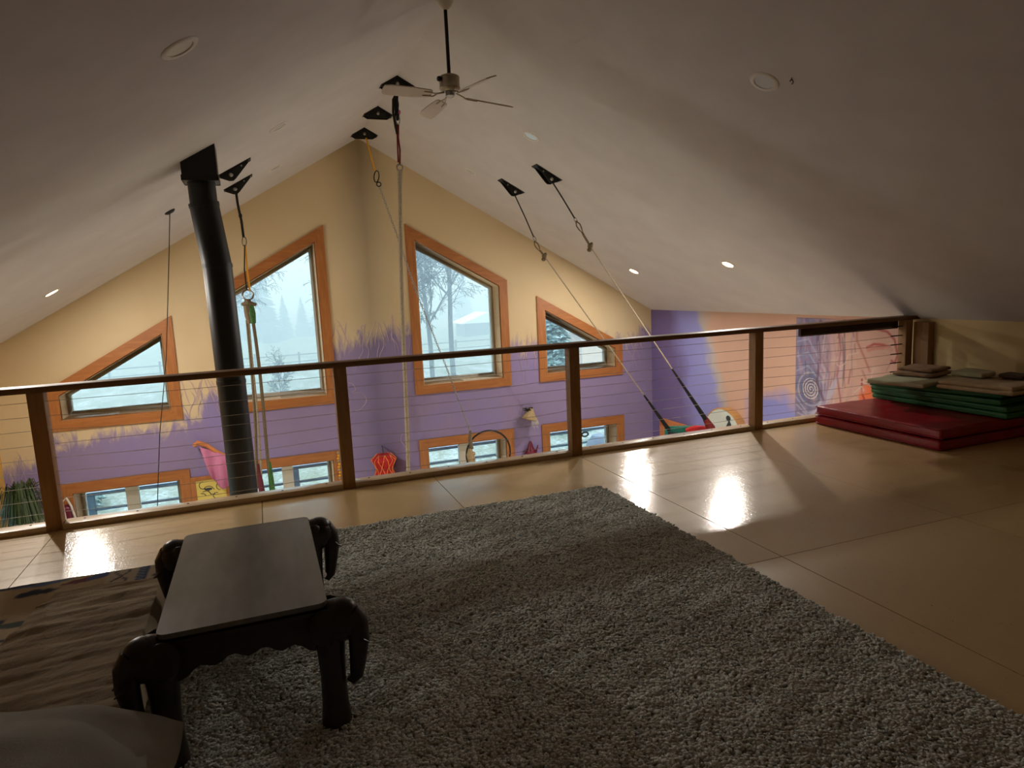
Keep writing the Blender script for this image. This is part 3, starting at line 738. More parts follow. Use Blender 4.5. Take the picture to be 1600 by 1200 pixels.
obj('carved_figure', MB().tube([(1.19, 9.2, -.92), (1.18, 9.2, -1.0), (1.20, 9.2, -1.08), (1.21, 9.2, -1.2), (1.26, 9.2, -1.34)], [.03, .055, .06, .05, .03], 10).ell((1.22, 9.19, -1.0), (.045, .04, .035)), 'straw', hp)

# trapeze: two ropes pulled across to the right wall
tz_ = thing('trapeze', 'trapeze on two long ropes pulled aside to the right wall', 'trapeze', (1.65, 7.5, 2.45))
E1, E2 = (3.815, 8.05, -.745), (3.76, 7.05, -.485)
def trap(side, y, A, B, K1, K2, E_, mid):
    a = Vector((A[0], y, A[1])); b = Vector((B[0], y, B[1]))
    obj('black_strap', strap([a, (a + b) / 2 + Vector((.004, 0, 0)), b], .02, .008, (0, 1, 0)), 'strap_black', tz_)
    obj('bracket_loop', strap([a - (b - a).normalized() * .09, a + (b - a).normalized() * .01], .02, .008, (0, 1, 0)), 'strap_black', tz_)
    d_ = (Vector((K2[0], y, K2[1])) - b).normalized(); s_ = Vector((d_.z, 0, -d_.x))
    c = Vector((K1[0], y, K1[1]))
    m = MB().tube([c - d_ * .06, c - d_ * .01 + s_ * .024, c + d_ * .035 + s_ * .020, c + d_ * .10, c + d_ * .035 - s_ * .02, c - d_ * .01 - s_ * .024, c - d_ * .06], .0075, 8)
    obj('rope_eye', m, 'ropeD', tz_)
    obj('shackle', link(b + d_ * .02, d_, s_, .035, .016, .005, 12), 'steel', tz_)
    k2 = Vector((K2[0], y, K2[1]))
    obj('splice', MB().tube([c + d_ * .08, (c + k2) / 2 + s_ * .004, k2], [.012, .013, .014], 8), 'ropeD', tz_)
    obj('rope_knot', MB().ell(k2, (.032, .028, .036)).ell(k2 + Vector((-.01, 0, -.04)), (.030, .026, .026)).ell(k2 + Vector((.018, 0, .02)), (.02, .02, .024)), 'ropeD', tz_)
    e = Vector(E_); m1 = k2 + (e - k2) * mid
    obj('rope_strand', MB().tube([k2 + (m1 - k2) * t for t in np.linspace(0, 1, 10)], .0085, 8), 'rope', tz_)
    obj('padded_rope_end', MB().tube([m1, m1 + (e - m1) * .45, m1 + (e - m1) * .9, e], [.012, .021, .032, .028], 8), 'strap_black', tz_)
trap(0, 8.05, (1.635, 2.47), (1.85, 1.99), (1.885, 1.89), (1.985, 1.75), E1, .78)
trap(1, 7.00, (1.665, 2.50), (1.92, 2.11), (1.965, 2.03), (2.105, 1.80), E2, .66)
obj('wrapped_bar', MB().tube([(3.815, 8.05, -.79), (3.80, 7.8, -.77), (3.77, 7.3, -.62), (3.76, 7.0, -.55)], .022, 12), 'strap_black', tz_)
obj('corner_wrap', MB().tube([(3.70, 7.05, -.40), (3.765, 7.03, -.52), (3.78, 7.0, -.60)], [.036, .055, .05], 12), 'red_strap', tz_)
pz = np.linspace(0, 1, 14); qx = np.linspace(0, 1, 10)
Ug, Vg = np.meshgrid(pz, qx, indexing='ij')
cs = grid_mesh('teal_cloth', 3.80 + .06 * Vg + .015 * np.sin(9 * Ug), 8.1 - .62 * Ug, -.70 - .08 * Vg + .13 * Ug - (.20 * np.sin(PI * Ug) + .05) * Vg, 'teal', thick=.004)
tag(cs, 'teal cloth draped on the trapeze bar beyond the rail', 'cloth')
rc = MB()
for i in range(7):
    rc.tube([(3.76, 7.06, -.53), (3.72 - .012 * i, 7.10 + .02 * i, -.54 - .02 * (i % 3)), (3.66 - .012 * i, 7.16 + .025 * i, -.58 - .02 * ((i * 2) % 3))], [.03, .032, .02], 8)
tag(obj('red_cloth', rc, 'crimson'), 'bunched crimson cloth tied at the nearer end of the trapeze', 'cloth')

# =================================================================== WALL ART
def softbox(a, b, seg=.05, bev=.012, amp=.004, freq=5.0, rot=0.0, seed=0.0, squash=None):
    """box with rounded edges and gently uneven faces (world coordinates), turned about its centre"""
    bm = bmesh.new(); bmesh.ops.create_cube(bm, size=1)
    sx_, sy_, sz_ = (b[i] - a[i] for i in range(3)); c = Vector([(a[i] + b[i]) / 2 for i in range(3)])
    for v in bm.verts: v.co = Vector((v.co.x * sx_, v.co.y * sy_, v.co.z * sz_))
    bmesh.ops.bevel(bm, geom=bm.edges[:], offset=min(bev, sz_ * .45), segments=3, affect='EDGES', profile=.5)
    for ax, L in ((0, sx_), (1, sy_)):
        k_ = max(2, int(L / seg))
        for i in range(1, k_):
            p = Vector((0, 0, 0)); p[ax] = -L / 2 + L * i / k_; nn = Vector((0, 0, 0)); nn[ax] = 1
            bmesh.ops.bisect_plane(bm, geom=bm.verts[:] + bm.edges[:] + bm.faces[:], plane_co=p, plane_no=nn)
    Rm = Matrix.Rotation(rot, 3, 'Z')
    for v in bm.verts:
        n_ = mnoise.noise(Vector((v.co.x * freq + seed, v.co.y * freq, v.co.z * 3 + seed)))
        k = amp * n_ if v.co.z > -sz_ * .2 else 0
        v.co.z += k
        v.co.x += amp * .8 * mnoise.noise(Vector((v.co.y * freq, seed + 7, v.co.z * freq * 3)))
        v.co.y += amp * .8 * mnoise.noise(Vector((v.co.x * freq, seed + 17, v.co.z * freq * 3)))
        v.co = Rm @ v.co + c
    m = MB(); m.bm(bm); return m

# mural on the right wall: pastel face with swirling hair
YY, ZZ = np.meshgrid(np.linspace(6.5, 4.98, 200), np.linspace(-1.6, .85, 300), indexing='ij')
def L3(c): return np.array(lin(c))
tb = np.clip((YY - 5.85) / .35, 0, 1)[..., None]
base = L3((208, 168, 156)) * (1 - tb) + L3((134, 130, 164)) * tb
streak = fbm(YY * 7 + .3 * np.sin(ZZ * 5), ZZ * .8, 3, 4); streak2 = fbm(YY * 12 + .5 * np.sin(ZZ * 4 + 2), ZZ * 1.1, 9, 4)
hair = np.clip((YY - 5.62) / .25, 0, 1)[..., None]
base = base * (1 - .5 * hair * np.clip(streak, 0, 1)[..., None]) + .5 * hair * np.clip(streak, 0, 1)[..., None] * L3((104, 96, 138))
base = base * (1 - .5 * hair * np.clip(streak2 - .1, 0, 1)[..., None]) + .5 * hair * np.clip(streak2 - .1, 0, 1)[..., None] * L3((206, 168, 190))
def put(mask, col, k=1.0):
    global base
    mk = (np.clip(mask, 0, 1) * k)[..., None]; base = base * (1 - mk) + mk * L3(col)
def stroke(pts, w, col, k=1.0):
    d2 = np.full(YY.shape, 9.0)
    for (ya, za), (yb, zb_) in zip(pts[:-1], pts[1:]):
        L = (yb - ya) ** 2 + (zb_ - za) ** 2 + 1e-9
        t = np.clip(((YY - ya) * (yb - ya) + (ZZ - za) * (zb_ - za)) / L, 0, 1)
        d2 = np.minimum(d2, (YY - ya - t * (yb - ya)) ** 2 + (ZZ - za - t * (zb_ - za)) ** 2)
    put(1.5 - np.sqrt(d2) / w, col, k)
sy0, sz0 = 6.25, 0.0
rr = np.hypot(YY - sy0, ZZ - sz0); th = np.arctan2(ZZ - sz0, YY - sy0)
put((.26 - rr) / .06, (98, 104, 140), .7)
sp_ = np.abs(((rr / .036 - th / (2 * PI)) % 1.0) - .5)
put((sp_ < .22) * (rr < .135), (214, 204, 208), .9); put((sp_ > .40) * (rr < .14), (70, 60, 96), .6)
put(1.5 - np.abs(rr - .20) / .012, (186, 186, 206), .6)
for k_ in range(7):
    a0 = .24 + .07 * k_
    stroke([(6.5 - .02 * k_, -.12 - .1 * k_), (6.3, -.30 - .03 * k_), (6.08, -.22 + .02 * k_), (5.9 - .02 * k_, .0 + .05 * k_)], .009, (188, 184, 210), .6)
for k_ in range(6):
    stroke([(6.48, .2 + .09 * k_), (6.3, .28 + .08 * k_), (6.12 - .03 * k_, .12 + .02 * k_), (6.06, -.3)], .010, (150, 116, 140) if k_ % 2 else (176, 176, 208), .55)
stroke([(6.12, .82), (6.16, .6), (6.12, .35), (6.16, .1), (6.06, -.1)], .02, (112, 84, 108), .8)
stroke([(5.86, .8), (5.82, .5), (5.86, .2), (5.80, -.1)], .013, (150, 60, 70), .6)
stroke([(5.78, .85), (5.76, .4), (5.78, .1)], .012, (70, 66, 96), .6)
stroke([(5.62, .86), (5.60, .62), (5.50, .45), (5.42, .30)], .014, (182, 116, 104), .7)
stroke([(5.52, .30), (5.46, .2), (5.40, .1)], .012, (176, 110, 100), .6)
stroke([(5.47, .555), (5.38, .60), (5.28, .60), (5.18, .585)], .013, (176, 64, 62), .85)
stroke([(5.45, .53), (5.36, .56), (5.25, .57), (5.17, .56)], .02, (196, 104, 92), .5)
stroke([(5.35, .76), (5.22, .74), (5.13, .66), (5.09, .5), (5.12, .42), (5.16, .44)], .012, (166, 60, 66), .8)
put((5.10 - YY) / .03, (190, 84, 84), .7)
put((.12 - np.hypot((YY - 5.44) * .9, (ZZ - .02) * .8)) / .03, (232, 116, 70), .95)
stroke([(5.52, .2), (5.52, .05), (5.44, -.08), (5.36, -.14)], .012, (170, 50, 40), .9)
put(np.clip(fbm(YY * 3, ZZ * 3, 21, 4) - .4, 0, 1), (226, 200, 190), .35)
rm = random.Random(3)
for k_ in range(46):
    y0_ = rm.uniform(5.62, 6.42); z0_ = rm.uniform(-.1, .82); h_ = rm.uniform(.05, .3)
    stroke([(y0_, z0_), (y0_ + rm.uniform(-.03, .03), z0_ - h_)], rm.uniform(.004, .010), rm.choice([(206, 186, 200), (96, 88, 128), (150, 74, 86), (178, 150, 178), (84, 80, 110)]), rm.uniform(.25, .6))
for k_ in range(14):
    y0_ = rm.uniform(5.2, 5.9); z0_ = rm.uniform(-.6, .5)
    stroke([(y0_, z0_), (y0_ - rm.uniform(.03, .1), z0_ + rm.uniform(-.06, .1)), (y0_ - rm.uniform(.1, .18), z0_ + rm.uniform(-.02, .2))], rm.uniform(.004, .008), rm.choice([(224, 206, 200), (190, 130, 118), (176, 120, 130)]), .5)
mur = grid_mesh('wall_mural', np.full(YY.shape, WX - .004), YY, ZZ, 'vpaint', cols=base, org=(WX - .004, 5.74, -.4))
for p_ in (mur,):
    md = mur.modifiers.new('t', 'SOLIDIFY'); md.thickness = .003; md.offset = -1
tag(mur, 'pastel mural of a face with spiral hair on the right wall', 'painting')

# brush strokes on the gable paint (pale and violet wisps)
def ribbons(name, lst, col, w=.012):
    m = MB(); y = D - .0015
    for pts in lst:
        y -= .00012
        P2 = []
        for i in range(len(pts) - 1):
            for t in np.linspace(0, 1, 7)[:-1]:
                p0 = pts[max(i - 1, 0)]; p1 = pts[i]; p2 = pts[i + 1]; p3 = pts[min(i + 2, len(pts) - 1)]
                P2.append(tuple(.5 * (2 * p1[k] + (-p0[k] + p2[k]) * t + (2 * p0[k] - 5 * p1[k] + 4 * p2[k] - p3[k]) * t * t + (-p0[k] + 3 * p1[k] - 3 * p2[k] + p3[k]) * t ** 3) for k in (0, 1)))
        P2.append(pts[-1]); n_ = len(P2); vs = []
        for i, p in enumerate(P2):
            a = P2[max(i - 1, 0)]; b = P2[min(i + 1, n_ - 1)]; d_ = Vector((b[0] - a[0], b[1] - a[1])); d_ = d_.normalized() if d_.length else Vector((1, 0))
            ww = w * math.sin(PI * (i + .6) / (n_ + .2)) * .5
            vs += [(p[0] - d_.y * ww, y, p[1] + d_.x * ww), (p[0] + d_.y * ww, y, p[1] - d_.x * ww)]
        m.add(vs, [(2 * i, 2 * i + 1, 2 * i + 3, 2 * i + 2) for i in range(n_ - 1)])
    o = obj(name, m, col, wall_back); o['kind'] = 'stuff'; return o
M['wisp_pale'] = mottled('pale_wisp_paint', (158, 140, 168), (170, 152, 172), 8, .85, bump=0)
M['wisp_violet'] = mottled('violet_wisp_paint', (182, 156, 158), (190, 164, 156), 8, .85, bump=0)
rw = random.Random(4)
pale = [[(-.52, .10), (-.36, .12), (-.30, .02), (-.40, -.02)], [(-.38, -.02), (-.22, -.04), (-.16, -.16), (-.28, -.28), (-.44, -.24)]]
viol_ = []
for x0, z0, n_ in ((-.45, .5, 9), (-.1, .5, 8), (.35, .55, 8), (-2.35, -.1, 8), (-2.0, -.1, 8), (2.35, .1, 5), (4.3, .1, 8), (-4.35, -.7, 6), (2.3, -.75, 7), (.5, -1.0, 4)):
    for i in range((n_ + 1) // 2):
        x = x0 + rw.uniform(-.16, .16); z = z0 + rw.uniform(-.12, .1); s_ = rw.choice((-1, 1)) * rw.uniform(.03, .12)
        pale.append([(x, z - .15), (x + s_ * .3, z), (x + s_, z + .14), (x + s_ * .5, z + .26)])
        x = x0 + rw.uniform(-.2, .2)
        if z0 > -.5: viol_.append([(x, z0 + .12), (x + s_ * .4, z0 + .24), (x + s_, z0 + .34 + rw.uniform(0, .12)), (x + s_ * 1.5, z0 + .40 + rw.uniform(0, .16))])
ribbons('pale_brush_strokes', pale, 'wisp_pale', .011); ribbons('violet_brush_strokes', viol_, 'wisp_violet', .014)

# =================================================================== THINGS ON THE WALLS
bk = thing('woven_red_hanging', 'red hourglass hanging laced with orange cords on the violet wall', 'wall hanging', (.0, 9.66, -1.1))
obj('red_body', MB().lathe([(0, -.955), (.09, -.95), (.17, -1.0), (.175, -1.03), (.125, -1.12), (.11, -1.17), (.14, -1.25), (.15, -1.36), (.10, -1.42), (0, -1.42)], (0.005, 9.655, 0), 10), 'crimson', bk, smooth=.4)
for i in range(8):
    a = 2 * PI * i / 8
    for sg in (-1, 1):
        pts = []
        for t, r_, z in ((0, .105, -.945), (.2, .182, -1.02), (.45, .132, -1.12), (.6, .118, -1.17), (.9, .148, -1.26), (1.15, .156, -1.36)):
            pts.append((.005 + r_ * math.cos(a + sg * t * .9), 9.655 + r_ * math.sin(a + sg * t * .9), z))
        obj('lacing_cord', MB().tube(pts, .0065, 5), 'orange_w', bk)
obj('hanging_cord', MB().tube([(.005, 9.66, -.95), (.01, 9.70, -.86), (.01, 9.765, -.85)], .007, 6), 'ink', bk)

pc = thing('pink_drape', 'pink cloth sling hanging from a bent branch beside the stove pipe', 'wall hanging', (-2.25, 9.68, -.6))
obj('branch', MB().tube([(-2.47, 9.68, -.51), (-2.42, 9.67, -.475), (-2.32, 9.67, -.52), (-2.2, 9.68, -.63), (-2.06, 9.68, -.73), (-1.9, 9.70, -.78)], [.03, .036, .032, .028, .026, .02], 10), 'driftwood', pc)
U2, V2 = np.meshgrid(np.linspace(0, 1, 26), np.linspace(0, 1, 18), indexing='ij')
xa = -2.40 + .42 * U2; zt_ = -.53 - .17 * U2 / .8
xb = -2.30 + .26 * U2 + .0; zb2 = -.96 - .13 * np.sin(PI * U2 * .8)
xx = xa * (1 - V2) + xb * V2; zz = zt_ * (1 - V2) + zb2 * V2 - .05 * np.sin(PI * U2) * V2
yy = 9.66 - .04 * np.sin(U2 * 13 + 2 * V2) * (.3 + V2 * .7) - .05 * np.sin(PI * V2)
grid_mesh('pink_cloth', xx, yy, zz, 'pink', pc, thick=.006)

pic = thing('yellow_picture', 'small yellow picture with curling black lines in a brown frame', 'picture', (-2.33, 9.74, -1.25))
obj('picture_sheet', MB().box((-2.51, 9.745, -1.62), (-2.14, 9.755, -1.01)), mottled('yellow_sheet', (206, 184, 92), (216, 196, 104), 4, .7, bump=0), pic)
fm = MB()
for a, b in (((-2.57, 9.735, -1.01), (-2.08, 9.768, -.955)), ((-2.57, 9.735, -1.68), (-2.51, 9.768, -1.01)), ((-2.14, 9.735, -1.68), (-2.08, 9.768, -1.01)), ((-2.57, 9.735, -1.68), (-2.08, 9.768, -1.62))): fm.box(a, b, .003)
obj('frame', fm, 'firz', pic)
sw = MB()
for i, (cx_, cz_, r_, a0, a1) in enumerate(((-2.42, -1.08, .05, 1.5, 5.2), (-2.36, -1.17, .07, .2, 2.6), (-2.40, -1.22, .06, .0, 2.2), (-2.30, -1.16, .06, 2.5, 5), (-2.21, -1.12, .05, .5, 4.6), (-2.27, -1.24, .04, 1, 5), (-2.45, -1.24, .05, .2, 1.8))):
    sw.ring((cx_, 9.744, cz_), r_, .0045, (1, 0, 0), (0, 0, 1), 14, 5, a0, a1)
sw.ell((-2.36, 9.744, -1.14), (.05, .002, .018))
obj('curling_lines', sw, 'ink', pic)

sh = thing('dried_bundle', 'bundle of dried straw and leaves pinned between the low windows', 'wall ornament', (2.33, 9.7, -.6))
obj('straw_skirt', MB().lathe([(0, .0), (.03, .0), (.07, -.08), (.12, -.15), (.13, -.17), (.06, -.19), (0, -.19)], (2.36, 9.66, -.52), 12, (0.25, 0, 1)), 'straw', sh, smooth=.4)
tp = MB()
for i in range(14):
    a = i * 2.4; tp.tube([(2.33, 9.66, -.58), (2.31 + .04 * math.cos(a), 9.65 + .03 * math.sin(a), -.53 + .02 * math.sin(i)), (2.29 + .09 * math.cos(a), 9.65 + .04 * math.sin(a), -.52 + .07 * math.sin(a * 1.3))], [.012, .014, .003], 5)
obj('dark_leaves', tp, 'carved', sh)
wh = MB()
for i in range(7): wh.tube([(2.36 + .012 * i, 9.65, -.68), (2.35 + .018 * i, 9.64, -.76), (2.36 + .02 * i, 9.65, -.82 - .02 * (i % 3))], [.008, .006, .002], 5)
obj('pale_fringe', wh, 'white', sh)

vs_ = thing('red_vessel', 'dark red spouted vessel hanging between the low windows', 'vessel', (2.33, 9.68, -1.2))
obj('body', MB().lathe([(0, -1.05), (.018, -1.055), (.035, -1.10), (.05, -1.16), (.075, -1.20), (.085, -1.24), (.065, -1.36), (.05, -1.42), (0, -1.42)], (2.325, 9.68, 0), 18), 'darkred', vs_)
obj('spout', MB().tube([(2.38, 9.68, -1.30), (2.42, 9.67, -1.22), (2.445, 9.66, -1.13)], [.022, .016, .010], 8), 'darkred', vs_)
obj('handle', MB().tube([(2.25, 9.68, -1.2), (2.22, 9.68, -1.23), (2.24, 9.68, -1.30)], .008, 6), 'darkred', vs_)

wr_ = thing('window_wreath', 'tiny dark wreath with a bow hanging in the lower right window', 'ornament', (3.36, 9.84, -.96))
obj('wreath_ring', MB().ring((3.37, 9.84, -1.10), .058, .014, (1, 0, 0), (0, 0, 1), 18, 7, sy=.6), 'ink', wr_)
obj('bow', MB().tube([(3.30, 9.84, -.99), (3.33, 9.84, -.90), (3.36, 9.84, -.93), (3.385, 9.84, -.89), (3.40, 9.84, -.98)], [.005, .014, .008, .014, .005], 6), 'darkred', wr_)
obj('thread', MB().tube([(3.36, 9.84, -.92), (3.37, 9.84, -1.06)], .002, 4), 'ink', wr_)

bs = thing('bead_string', 'golden bead string hanging on the trim beside the second post', 'ornament', (-.62, 9.735, -.85))
for i in range(13):
    obj('bead', MB().ell((-.625 + .006 * math.sin(i * 2), 9.73, -.86 - .042 * i), (.02, .016, .02), 8, 6), 'yellow' if i % 3 else 'straw', bs)
obj('thread', MB().tube([(-.625, 9.735, -.83), (-.625, 9.735, -1.4)], .003, 4), 'straw', bs)

bg_ = thing('burgundy_bag', 'burgundy bag with a white strap hanging beside the lower left window', 'bag', (-3.98, 9.66, -1.1))
obj('bag_body', softbox((-4.05, 9.62, -1.42), (-3.93, 9.74, -1.08), .05, .04, .02, 9), 'darkred', bg_)
obj('strap', MB().tube([(-4.01, 9.62, -1.25), (-4.02, 9.61, -1.02), (-3.97, 9.61, -.97), (-3.93, 9.61, -1.08), (-3.90, 9.61, -1.26)], .013, 6), 'white', bg_)

dr = thing('frame_drum', 'round hide drum with a wooden rim hung on the peach side wall', 'drum', (4.56, 7.78, -.88))
ax = Vector((-1, 0, 0)); cD = (4.625, 7.76, -.88)
obj('wooden_rim', MB().lathe([(.395, .0), (.42, .0), (.425, .1), (.425, .118), (.405, .122), (.40, .10), (.395, 0)], cD, 48, ax), 'drumwood', dr)
obj('drum_skin', MB().lathe([(0, .112), (.408, .112), (.408, .120), (0, .123)], cD, 48, ax), 'drumskin', dr)
mk = MB().ell((4.501, 7.62, -.58), (.003, .05, .04), 12, 6)
mk.prism([(7.78, -.78), (7.70, -.76), (7.60, -.60), (7.56, -.66), (7.55, -.78), (7.60, -.86), (7.72, -.84)], 'x', 4.497, 4.502)
obj('painted_marks', mk, 'ink', dr)

pl_ = thing('trailing_plant', 'big plant with long drooping green leaves in the far left corner', 'plant', (-4.28, 9.1, -1.25))
obj('pot', MB().lathe([(0, 0), (.13, 0), (.18, .26), (.19, .28), (.17, .28), (0, .24)], (-4.25, 9.1, -1.32), 24), 'pot', pl_)
lf = MB(); rl = random.Random(11)
for i in range(340):
    a = rl.uniform(0, 2 * PI); e = rl.uniform(.12, .36); hgt = rl.uniform(.20, .50); w_ = rl.uniform(.007, .014)
    c0 = Vector((-4.27, 9.08, -1.05)); d_ = Vector((math.cos(a), math.sin(a), 0)); sd = Vector((-math.sin(a), math.cos(a), 0)); vsL = []
    drop = rl.uniform(.4, .95)
    for t in np.linspace(0, 1, 7):
        p = c0 + d_ * (e * t ** .8) + Vector((0, 0, hgt * math.sin(PI * min(t * .95, .62)) - drop * max(0, t - .4) ** 1.3 * 1.4))
        p.x = max(p.x, -4.61)
        ww = w_ * (1 - t) ** .5 * (.4 + t)
        vsL += [p - sd * ww, p + sd * ww + Vector((0, 0, .004))]
    lf.add(vsL, [(2 * k_, 2 * k_ + 1, 2 * k_ + 3, 2 * k_ + 2) for k_ in range(6)])
lo_ = obj('leaves', lf, 'leaf', pl_); lo_['kind'] = 'stuff'
ps = thing('plant_stand', 'tall wooden stand under the trailing plant in the far left corner', 'stand', (-4.25, 9.1, FLZ))
obj('stand_top', MB().box((-4.45, 8.9, -1.35), (-4.05, 9.3, -1.32), .004), 'lowfloor', ps)
for a in (-4.43, -4.11):
    for b in (8.92, 9.24): obj('leg', MB().box((a, b, FLZ), (a + .04, b + .04, -1.35)), 'lowfloor', ps)

# =================================================================== MATS AND FOLDED BLANKETS
def mat_pad(name, label, a, b, mt, rot, seed, piping=True):
    t = thing(name, label, 'mat', ((a[0] + b[0]) / 2, (a[1] + b[1]) / 2, a[2]), 'stacked gym mats')
    obj('pad', softbox(a, b, .03 if piping else .06, .016 if piping else .008, .006 if piping else .003, 7, rot, seed), mt, t)
    # puckered seam round the top and bottom edges
    cx_, cy_ = (a[0] + b[0]) / 2, (a[1] + b[1]) / 2; hx, hy = (b[0] - a[0]) / 2, (b[1] - a[1]) / 2
    for zz_ in ((b[2] - .012, a[2] + .012) if piping else ((a[2] + b[2]) / 2,)):
        pts = []
        cor = [(-hx, -hy), (hx, -hy), (hx, hy), (-hx, hy), (-hx, -hy)]
        for (p0, p1) in zip(cor[:-1], cor[1:]):
            n_ = int(math.dist(p0, p1) / (.012 if piping else .08))
            for i in range(n_):
                q = i / n_; x = p0[0] + (p1[0] - p0[0]) * q; y = p0[1] + (p1[1] - p0[1]) * q
                l_ = 1.0 + (.0035 * (i % 2) / max(hx, hy) if piping else 0)
                x *= l_; y *= l_
                pts.append((cx_ + x * math.cos(rot) - y * math.sin(rot), cy_ + x * math.sin(rot) + y * math.cos(rot), zz_ + (.002 * (i % 2) if piping else 0)))
        obj('seam', MB().tube(pts, .0055 if piping else .004, 6), mt, t)
    return t
mat_pad('gym_mat', 'thick red vinyl mat lying on the floor under all the others', (3.25, 3.555, .0), (4.47, 4.78, .082), 'red_vinyl', 0, 1)
mat_pad('gym_mat', 'thick red vinyl mat, upper of two, directly under the green mats', (3.25, 3.555, .088), (4.47, 4.78, .170), 'red_vinyl', .004, 5)
gl = [('thin green mat resting on the red mats, lowest green one', 0.0, 3.93, 3.52, .64, 1.25), ('thin green mat, second from the bottom of the green stack', .02, 3.92, 3.53, .64, 1.24),
      ('thin green mat, third from the bottom of the green stack', .10, 3.87, 3.60, .60, 1.12), ('thin green mat on top of the stack under the blankets', .20, 3.86, 3.64, .56, 1.08)]
for i, (lb, rot, x0, y0, w_, l_) in enumerate(gl):
    z = .178 + .05 * i
    mat_pad('gym_mat', lb, (x0, y0, z), (x0 + w_, y0 + l_, z + .043), 'green_vinyl', rot, i * 3, False)
def folded(name, label, cx_, cy_, w_, d_, z, h, rot, mt, layers=2, seed=0):
    t = thing(name, label, 'blanket', (cx_, cy_, z), 'folded blankets on the mats')
    hh = h / layers
    for i in range(layers):
        k = .012 * ((i * 7 + seed) % 3)
        obj('fold_layer', softbox((cx_ - w_ / 2 + k, cy_ - d_ / 2 + k, z + hh * i), (cx_ + w_ / 2 - k * .5, cy_ + d_ / 2 - k, z + hh * (i + 1) - .001), .04, .014, .010, 6, rot, seed + i * 2.3), mt, t)
    return t
TOP = .374
folded('folded_blanket', 'pale grey-green blanket draped over the left end of the green mats', 3.965, 4.37, .66, .52, TOP, .042, .20, 'blanketA', 1, 1)
folded('folded_blanket', 'brown folded blanket, lower of two on the pale grey-green one', 4.14, 4.42, .42, .40, TOP + .048, .03, .20, 'blanketC', 1, 2)
folded('folded_blanket', 'brown folded blanket, topmost beside the end post of the railing', 4.19, 4.45, .34, .34, TOP + .082, .03, .17, 'blanketC', 1, 4)
folded('folded_blanket', 'beige folded blanket with rounded edge at the right end of the stack', 4.18, 3.78, .66, .60, TOP, .07, .10, 'blanketB', 2, 3)
folded('folded_blanket', 'small cream rolled towel lying on the beige folded blanket', 4.18, 3.98, .20, .26, TOP + .078, .046, .12, 'blanketA', 1, 6)
folded('folded_blanket', 'small dark brown folded cloth at the right behind the cream towel', 4.32, 3.72, .22, .24, TOP + .078, .034, .12, 'blanketD', 1, 8)

# =================================================================== RUG
RX0, RX1, RY0, RY1 = -1.99, .57, .35, 3.965
rug = thing('shag_rug', 'large grey-beige shag rug covering the loft floor', 'rug', ((RX0 + RX1) / 2, (RY0 + RY1) / 2, 0))
obj('rug_backing', MB().box((RX0, RY0, .002), (RX1, RY1, .019)), 'rugbase', rug)
NT = 175000
def tufts():
    x = rng.uniform(RX0, RX1, NT); y = rng.uniform(RY0, RY1, NT)
    lx = fbm(x * 1.4, y * 1.4, 5, 6, gain=.7) ; ly = fbm(x * 1.4 + 7, y * 1.4 - 3, 6, 6, gain=.7)
    cl = fbm(x * 7, y * 7, 8, 3)
    a = rng.uniform(0, 2 * PI, NT)
    dx = .004 * lx + .012 * np.cos(a) + .004 * cl; dy = .004 * ly + .012 * np.sin(a) - .004
    hgt = .017 + .0035 * cl + rng.uniform(-.004, .004, NT)
    w_ = rng.uniform(.0042, .0068, NT)
    b = rng.uniform(0, 2 * PI, NT)
    V = np.zeros((NT, 7, 3))
    for k in range(3):
        an = b + k * 2 * PI / 3
        V[:, k] = np.stack([x + w_ * .8 * np.cos(an), y + w_ * .8 * np.sin(an), np.full(NT, .012)], -1)
        V[:, 3 + k] = np.stack([x + dx * .6 + w_ * 1.55 * np.cos(an + .5), y + dy * .6 + w_ * 1.55 * np.sin(an + .5), .012 + hgt * .80], -1)
    V[:, 6] = np.stack([x + dx * .9, y + dy * .9, .012 + hgt], -1)
    F = []
    for k in range(3):
        k2 = (k + 1) % 3
        F += [(k, k2, 3 + k2), (k, 3 + k2, 3 + k), (3 + k, 3 + k2, 6)]
    F = np.array(F)[None] + (np.arange(NT) * 7)[:, None, None]
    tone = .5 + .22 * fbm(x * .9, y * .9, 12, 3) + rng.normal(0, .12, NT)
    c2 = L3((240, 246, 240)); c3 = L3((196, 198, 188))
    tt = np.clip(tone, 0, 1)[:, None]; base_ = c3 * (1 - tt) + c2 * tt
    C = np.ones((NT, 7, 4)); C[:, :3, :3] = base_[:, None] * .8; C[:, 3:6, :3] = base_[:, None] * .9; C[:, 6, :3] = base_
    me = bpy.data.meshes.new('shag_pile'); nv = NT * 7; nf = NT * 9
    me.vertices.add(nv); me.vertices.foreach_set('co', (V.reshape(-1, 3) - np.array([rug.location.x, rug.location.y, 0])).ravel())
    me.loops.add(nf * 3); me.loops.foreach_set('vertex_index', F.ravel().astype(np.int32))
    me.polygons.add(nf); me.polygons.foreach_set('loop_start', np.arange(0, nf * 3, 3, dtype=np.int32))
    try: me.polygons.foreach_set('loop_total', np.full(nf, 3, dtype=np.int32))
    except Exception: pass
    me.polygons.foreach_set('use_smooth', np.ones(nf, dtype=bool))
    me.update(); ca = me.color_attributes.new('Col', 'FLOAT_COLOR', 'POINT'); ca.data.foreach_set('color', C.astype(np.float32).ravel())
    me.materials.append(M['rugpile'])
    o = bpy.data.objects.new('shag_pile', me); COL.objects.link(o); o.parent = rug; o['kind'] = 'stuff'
tufts()

